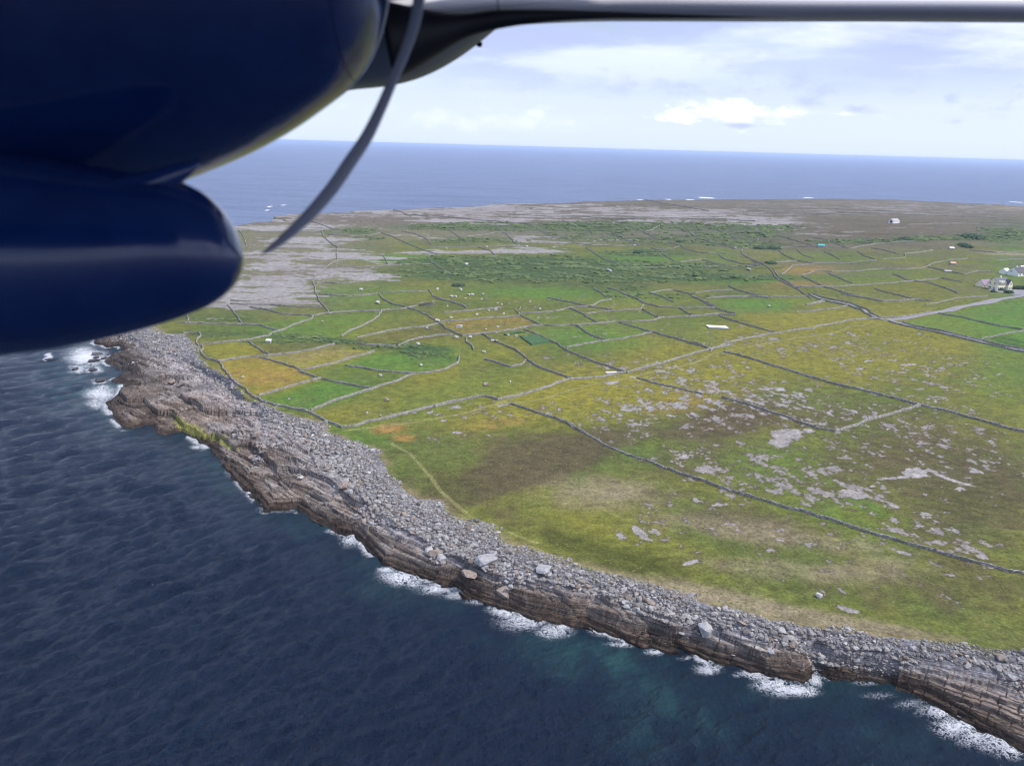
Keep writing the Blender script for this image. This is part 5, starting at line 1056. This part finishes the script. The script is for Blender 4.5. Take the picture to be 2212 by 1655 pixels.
# ------------------------------------------------------------------ bramble and bracken thickets
Vg, dk, dgg = gsave
wgt = np.clip((dk - 0.18) * 1.6, 0, 1) * (dgg > 5) * ss(fbm(Vg[:, 0] / 16, Vg[:, 1] / 8, 4, 95), 0.47, 0.6)
dist = np.hypot(Vg[:, 0], Vg[:, 1]); area = (dist ** 2) * np.clip(dist / 100, 1, 4)   # vertices thin out with distance
pr = wgt * dist ** 1.3; pr[np.hypot(Vg[:, 0], Vg[:, 1]) > 1150] = 0; pr /= pr.sum()
ix = rng.choice(len(Vg), 15000, p=pr)
P = Vg[ix] + np.column_stack([rng.uniform(-2, 2, len(ix)), rng.uniform(-2, 2, len(ix)), np.zeros(len(ix))])
S = np.clip(rng.lognormal(-0.1, 0.6, len(ix)), 0.5, 4.0) * np.clip(np.hypot(P[:, 0], P[:, 1]) / 420, .6, 1.7)
Vr, Fr = rocks(P + np.array([0, 0, .15]), S, (1.4, 1, .42), tl=.06)
sc_m = noisy('bramble', (0.048, 0.084, 0.028), (0.100, 0.135, 0.040), 0.08, 0.9, 0.3)
tag(mesh('bramble_thicket', Vr, Fr, sc_m), 'dark green bramble and bracken thicket on terrace steps and wall lines', 'thicket', kind='stuff')
# grass tussocks on the heath nearest the camera
pr = (Vg[:, 1] < 420) * (dgg > 3) * (fbm(Vg[:, 0] / 9, Vg[:, 1] / 9, 3, 97) > 0.5) * 1.0; pr /= pr.sum(); ix = rng.choice(len(Vg), 6000, p=pr)
P = Vg[ix] + np.column_stack([rng.uniform(-1, 1, len(ix)), rng.uniform(-1, 1, len(ix)), np.zeros(len(ix))]); S = rng.uniform(0.2, 0.5, len(ix))
Vr, Fr = rocks(P, S, (1.1, 1, .6)); tu_m = noisy('tussock', (0.10, 0.112, 0.028), (0.18, 0.175, 0.045), 0.12, 0.95)
tag(mesh('grass_tussocks', Vr, Fr, tu_m), 'rough olive grass tussocks on the nearest pasture', 'grass', kind='stuff')

# ------------------------------------------------------------------ the aircraft outside the window
def cl(px, py, d):      # point at depth d metres before the eye
    return CAM + d * ((px - 1106) / FOC * rt - (py - 827.5) / FOC * up + fw)
def cxyz(X_, Y_, Z_): return CAM + X_ * rt + Y_ * up + Z_ * fw
org = Vector(tuple(cxyz(-0.9, 0.9, 3.0)))
plane = empty('propeller_aeroplane', org, 'dark blue engine nacelle, grey wing and propeller of the aircraft, seen close', 'aeroplane')
def amesh(name, V, Fc, mat, parent=None, smooth=True):
    V = np.asarray(V, float) - np.array(org); o = mesh(name, V, Fc, mat, parent or plane, smooth); return o
def revolve(prof, Y0, Z0, nseg=96, tilt=(0.0, 0.0), sq=1.0):
    """prof: (X, R) pairs in eye space; axis parallel to the wing-nacelle direction"""
    rings = []
    a_ = np.linspace(0, 2 * np.pi, nseg, endpoint=False)
    for X_, Rr in prof:
        y0 = Y0 + tilt[0] * X_; z0 = Z0 + tilt[1] * X_
        rings.append(np.array([cxyz(X_, y0 + Rr * math.sin(t), z0 - Rr * math.cos(t) * sq) for t in a_]))
    V = np.concatenate(rings); n_ = nseg; i = np.arange(len(rings) * n_).reshape(len(rings), n_)
    j = np.roll(i, -1, axis=1)
    Fc = np.stack([i[:-1], j[:-1], j[1:], i[1:]], -1).reshape(-1, 4)
    return V, Fc
def sil_profile(S_, Y0, Z0):
    """radii that put the lower outline of a body of revolution on the traced outline"""
    out_ = []
    for px, py in S_:
        phi = math.atan((827.5 - py) / FOC)          # elevation of the outline in eye space
        pa = math.atan2(Y0, Z0); D = math.hypot(Y0, Z0); Rr = D * math.sin(pa - phi)
        dep = math.sqrt(max(D * D - Rr * Rr, 0)) * math.cos(phi)
        out_.append(((px - 1106) / FOC * dep, Rr))
    return out_
def spline(P, n_):
    P = np.array(P, float); d = np.r_[0, np.cumsum(np.linalg.norm(np.diff(P, axis=0), axis=1))]; t = np.linspace(0, d[-1], n_)
    out_ = []
    m = np.gradient(P, d, axis=0)
    for q_ in t:
        i = min(max(np.searchsorted(d, q_) - 1, 0), len(d) - 2); h_ = d[i + 1] - d[i]; s_ = (q_ - d[i]) / h_
        out_.append((2 * s_**3 - 3 * s_**2 + 1) * P[i] + (s_**3 - 2 * s_**2 + s_) * h_ * m[i] + (-2 * s_**3 + 3 * s_**2) * P[i + 1] + (s_**3 - s_**2) * h_ * m[i + 1])
    return np.array(out_)
navy, q, b_ = bsdf('navy paint', (0.0035, 0.016, 0.085), 0.22); b_.inputs['Coat Weight'].default_value = 0.7; b_.inputs['Coat Roughness'].default_value = 0.06; b_.inputs['Specular IOR Level'].default_value = 0.3
g = q.new('ShaderNodeNewGeometry').outputs['Position']
q.put(b_.inputs['Base Color'], q.mix(q.ramp(q.noise(g, 7, 5, 0.65), 0.35, 0.7), (0.0055, 0.027, 0.14), (0.008, 0.035, 0.17)))
q.put(b_.inputs['Coat Roughness'], q.ramp(q.noise(g, 14, 5, 0.7), 0.35, 0.75, 0.05, 0.16))
greym, q, b_ = bsdf('grey paint', (0.64, 0.64, 0.70), 0.45)
boot, _, _ = bsdf('dark wing strip', (0.012, 0.013, 0.018), 0.55)  # colour of the dark strip added under the wing edge
metal, _, _ = bsdf('pale lip highlight', (0.85, 0.87, 0.9), 0.3)  # pale colour stands in for the highlight on the lip
bladem, _, _ = bsdf('blade paint', (0.42, 0.44, 0.52), 0.5)
seam_m, _, _ = bsdf('panel gap', (0.010, 0.011, 0.02), 0.7)
Z0, Y0 = 2.55, 1.36
main = spline([(-260, 505), (0, 480), (200, 446), (330, 410), (430, 375), (510, 343), (600, 298), (690, 240), (757, 188), (795, 140), (818, 90), (832, 40), (839, 0), (843, -50), (844, -90)], 60)
pf = [p_ for p_ in sil_profile(main, Y0, Z0)]
pf = [pf[0]] + [b2 for a_, b2 in zip(pf, pf[1:]) if b2[0] > a_[0] + 1e-4]
xe = pf[-1][0]
V, Fc = revolve([(pf[0][0] - 1.6, pf[0][1] * .96)] + pf, Y0, Z0)
amesh('engine_cowling', V, Fc, navy); cowl = plane.children[0]
# lip along the front opening, its highlight painted in as a pale line
lip = []
lipP = spline([(700, 232), (757, 190), (795, 141), (818, 91), (832, 41), (839, 1), (843, -49)], 40)
V = []; 
def tube(P, rad, nseg=8):
    P = np.array(P); V = []; n_ = len(P); rad = np.broadcast_to(rad, n_)
    T = np.gradient(P, axis=0); T /= np.linalg.norm(T, axis=1)[:, None]
    for p_, t, r_ in zip(P, T, rad):
        a_ = np.cross(t, fw); a_ /= np.linalg.norm(a_); b2 = np.cross(t, a_)
        for k in range(nseg): w_ = 2 * math.pi * k / nseg; V.append(p_ + r_ * (math.cos(w_) * a_ + math.sin(w_) * b2))
    i = np.arange(n_ * nseg).reshape(n_, nseg); j = np.roll(i, -1, axis=1)
    Fc = [tuple(f_) for f_ in np.stack([i[:-1], j[:-1], j[1:], i[1:]], -1).reshape(-1, 4)] + [tuple(i[0][::-1]), tuple(i[-1])]
    return V, Fc
def sil_pts(S_, Y0, Z0, k=1.0):
    out_ = []
    for px, py in S_:
        phi = math.atan((827.5 - py) / FOC); pa = math.atan2(Y0, Z0); D = math.hypot(Y0, Z0); Rr = D * math.sin(pa - phi)
        dep = math.sqrt(D * D - Rr * Rr) * math.cos(phi); out_.append(cl(px, py, dep * k))
    return out_
o = amesh('cowling_lip', *tube(sil_pts(lipP, Y0, Z0), np.interp(np.linspace(0, 1, 40), [0, .3, .6, 1], [.0006, .0022, .0034, .0036])), metal, cowl)  # pale colour stands in for the lip's highlight, not bare metal
# rivets and panel seams on the cowling
for px, py in ((523, 322), (458, 350), (968 * .5533, 581 * .5533)):
    P = sil_pts([(px, py + 2)], Y0, Z0, .995)[0]; v, f_ = boulder_mesh(3, (.012, .012, .012), 14); amesh('fastener', v + P, f_, seam_m, cowl, False)
for t_s in (.80, .955):      # panel seams round the cowling
    k_ = int(t_s * (len(pf) - 1)); Xs, Rs = pf[k_]
    ang_ = np.linspace(0, 2 * np.pi, 121)
    amesh('panel_seam', *tube([cxyz(Xs, Y0 + (Rs + .0004) * math.sin(t), Z0 - (Rs + .0004) * math.cos(t)) for t in ang_], .0016, 6), seam_m, cowl)
    for t in np.arange(3.3, 6.2, .07):
        v, f_ = boulder_mesh(3, (.007, .007, .007), 10); amesh('fastener', v + cxyz(Xs - .02, Y0 + Rs * math.sin(t), Z0 - Rs * math.cos(t)), f_, seam_m, cowl, False)
# lower pod
pod = spline([(-320, 800), (-100, 785), (0, 768), (100, 755), (200, 735), (300, 711), (400, 679), (450, 657), (485, 632), (507, 607), (518, 583), (522.5, 558)], 90)
top = spline([(-320, 300), (0, 325), (200, 362), (330, 383), (400, 398), (450, 425), (487, 463), (508, 503), (518, 535), (522.5, 554)], 200)
Zp = 2.30; rings = []
a_ = np.linspace(0, 2 * np.pi, 80, endpoint=False)
for px, py in pod:
    ty = np.interp(px, top[:, 0], top[:, 1]); cy = (py + ty) / 2; r_ = (py - ty) / 2 * Zp / FOC
    rings.append(np.array([cl(px, cy, Zp) + max(r_, .0005) * (math.sin(t) * up - math.cos(t) * fw * 0.95) for t in a_]))
V = np.concatenate(rings); i = np.arange(len(rings) * 80).reshape(-1, 80); j = np.roll(i, -1, axis=1)
amesh('lower_pod', V, np.stack([i[:-1], j[:-1], j[1:], i[1:]], -1).reshape(-1, 4), navy)
# fairing strip where the pod meets the cowling
o = amesh('pod_fairing', *tube([cl(-60, 478, 2.16), cl(60, 462, 2.16), cl(180, 436, 2.17), cl(270, 412, 2.19), cl(340, 392, 2.22), cl(392, 372, 2.24), cl(432, 354, 2.26)], [.05, .048, .045, .038, .032, .024, .010], 20), navy)
o = amesh('pod_strut', *tube([cl(384, 380, 2.3), cl(387, 396, 2.3), cl(389, 412, 2.3)], [.022, .014, .02], 14), navy)
# grey fairing behind, under the wing
Z1, Y1_ = 3.5, 1.95
fa = spline([(560, 240), (650, 220), (756, 196), (830, 188), (880, 178), (930, 160), (980, 133), (1030, 98), (1062, 72), (1086, 52), (1110, 20), (1125, -30)], 60)
pf = sil_profile(fa, Y1_, Z1); pf = [pf[0]] + [b2 for a2, b2 in zip(pf, pf[1:]) if b2[0] > a2[0] + 1e-4]
V, Fc = revolve(pf, Y1_, Z1); fgrey = noisy('pale grey paint', (0.21, 0.245, 0.30), (0.25, 0.285, 0.34), 3, 0.4); amesh('wing_fairing', V, Fc, fgrey)
v, f_ = boulder_mesh(4, (.03, .02, .022), 16); amesh('drain_mast', v + sil_pts([(1036, 97)], Y1_, Z1)[0], f_, seam_m, plane, False)
# wing: lower skin, and a solid strip added for the dark band along its edge
def slab(P_up, P_lo, d0, d1, mat, name, parent=None, thick=.12):
    V = []; n_ = len(P_up)
    for (ax_, ay_), (bx_, by_) in zip(P_up, P_lo):
        V += [cl(ax_, ay_, d0), cl(bx_, by_, d1), cl(bx_, by_, d1 + thick), cl(ax_, ay_, d0 + thick)]
    i = np.arange(n_ * 4).reshape(n_, 4); j = np.roll(i, -1, axis=1)
    Fc = [tuple(f2) for f2 in np.stack([i[:-1], i[1:], j[1:], j[:-1]], -1).reshape(-1, 4)] + [tuple(i[0]), tuple(i[-1][::-1])]
    return amesh(name, V, Fc, mat, parent, False)
# wing section: rounded nose, flat underside, swept along the picture's top
def wing_loft():
    V = []; st = [(780, 74, 3.15), (900, 72, 3.12), (1000, 62, 3.1), (1100, 52, 3.1), (1300, 42, 3.15), (1500, 41, 3.2), (1750, 42, 3.3), (2000, 42, 3.4), (2300, 44, 3.5), (2700, 46, 3.6)]
    st = spline([(a2, b2, c2_ * 100) for a2, b2, c2_ in st], 50)
    sec = [(0.42, 0.0), (0.36, .0), (0.20, -.02), (.05, -.03), (-.02, -.005), (-.035, .035), (-.01, .09), (.08, .15), (.25, .19), (.42, .2)]
    for px, py, d in st:
        P0 = cl(px, py, d / 100)
        for (a2, b2) in sec: V.append(P0 - a2 * 0.0 * rt + (-a2 * -1) * fw * 1.0 * 1.6 + (b2 + .035 + a2 * 0.62) * up)
    k = len(sec); i = np.arange(len(st) * k).reshape(-1, k)
    Fc = np.stack([i[:-1, :-1], i[:-1, 1:], i[1:, 1:], i[1:, :-1]], -1).reshape(-1, 4)
    return V, [tuple(f_) for f_ in Fc] + [tuple(i[0]), tuple(i[-1][::-1])]
wing = amesh('wing', *wing_loft(), greym)
V = []; Fc = []
bt = spline([(840, 92, 80), (880, 86, 66), (940, 74, 44), (1000, 60, 26), (1075, 46, 20), (1150, 40, 15), (1300, 37, 8), (1420, 39, 5.5), (1550, 41, 3), (1650, 42, .6), (1700, 42, .1)], 60)
P = [cl(px, py - 4, 3.02) for px, py, r_ in bt]
V, Fc = tube(P, [r_ / FOC * 3.02 for *_, r_ in bt], 20)
amesh('deicing_boot', V, Fc, boot, wing)  # solid strip added for the dark band under the wing, not a real boot
amesh('wing_underside', [cxyz(x_, y_, z_) for x_ in (-3.4, 3.2) for y_ in (1.50, 1.66) for z_ in (-2.4, 3.0)], [(0, 1, 3, 2), (4, 6, 7, 5), (0, 4, 5, 1), (2, 3, 7, 6), (0, 2, 6, 4), (1, 5, 7, 3)], greym, wing, False)
# the cabin side behind the eye, mirrored in the paintwork
an_ = np.linspace(0, 2 * np.pi, 40, endpoint=False); V = []
for x_ in (-5.5, -2, 0.2, 1.0):
    k = 1.0 if x_ < .9 else .6
    for t in an_: V.append(cxyz(x_, 1.05 + 0.85 * k * np.sign(math.sin(t)) * abs(math.sin(t)) ** .6, -1.55 + .95 * k * np.sign(math.cos(t)) * abs(math.cos(t)) ** .6))
i = np.arange(160).reshape(4, 40); j = np.roll(i, -1, axis=1)
amesh('fuselage', V, [tuple(f_) for f_ in np.stack([i[:-1], i[1:], j[1:], j[:-1]], -1).reshape(-1, 4)] + [tuple(i[0][::-1]), tuple(i[-1])], navy)
amesh('panel_seam', *tube([cl(1074, -30, 3.0), cl(1075, 8, 3.0), cl(1077, 24, 2.99)], .0022), seam_m, wing)
# propeller blade, at rest
pb = spline([(915, -80, 15), (905, 0, 14), (893, 60, 13.5), (872, 120, 13), (846, 180, 13), (820, 240, 14), (790, 300, 16), (755, 352, 17), (715, 410, 17), (672, 460, 16), (628, 502, 13), (594, 530, 9), (570, 546, 3), (564, 549, .6)], 70)
T = np.gradient(pb[:, :2], axis=0); T /= np.linalg.norm(T, axis=1)[:, None]
V = []; ns = 14; db = 2.35
for (px, py, r_), (tx, ty) in zip(pb, T):
    wdir = (-ty) * rt - (tx) * up; wdir = np.array(wdir); P0 = cl(px, py, db); c_ = r_ / FOC * db
    for k in range(ns):
        t = 2 * math.pi * k / ns; V.append(P0 + c_ * math.cos(t) * wdir * 1.0 + c_ * (0.30 * math.sin(t) + 0.45 * math.cos(t)) * fw)
i = np.arange(len(pb) * ns).reshape(-1, ns); j = np.roll(i, -1, axis=1)
amesh('propeller_blade', V, [tuple(f_) for f_ in np.stack([i[:-1], j[:-1], j[1:], i[1:]], -1).reshape(-1, 4)] + [tuple(i[0][::-1]), tuple(i[-1])], bladem)

# ------------------------------------------------------------------ haze
hm = bpy.data.materials.new('haze'); hm.use_nodes = True; q = NT(hm.node_tree); q.n.clear()
ov = q.new('ShaderNodeOutputMaterial'); pv = q.new('ShaderNodeVolumePrincipled'); q.put(ov.inputs['Volume'], pv.outputs[0])
pv.inputs['Density'].default_value = 0.000055; pv.inputs['Color'].default_value = (0.62, 0.76, 1.0, 1); pv.inputs['Anisotropy'].default_value = 0.2
HZ = 52000
v, f_ = box(0, 0, 50.3, 2 * HZ, 2 * HZ, 110.6)
hb = mesh('haze', v, f_, hm); tag(hb, kind='stuff'); tag(hb, 'pale blue sea haze in the air over water and island', 'haze')
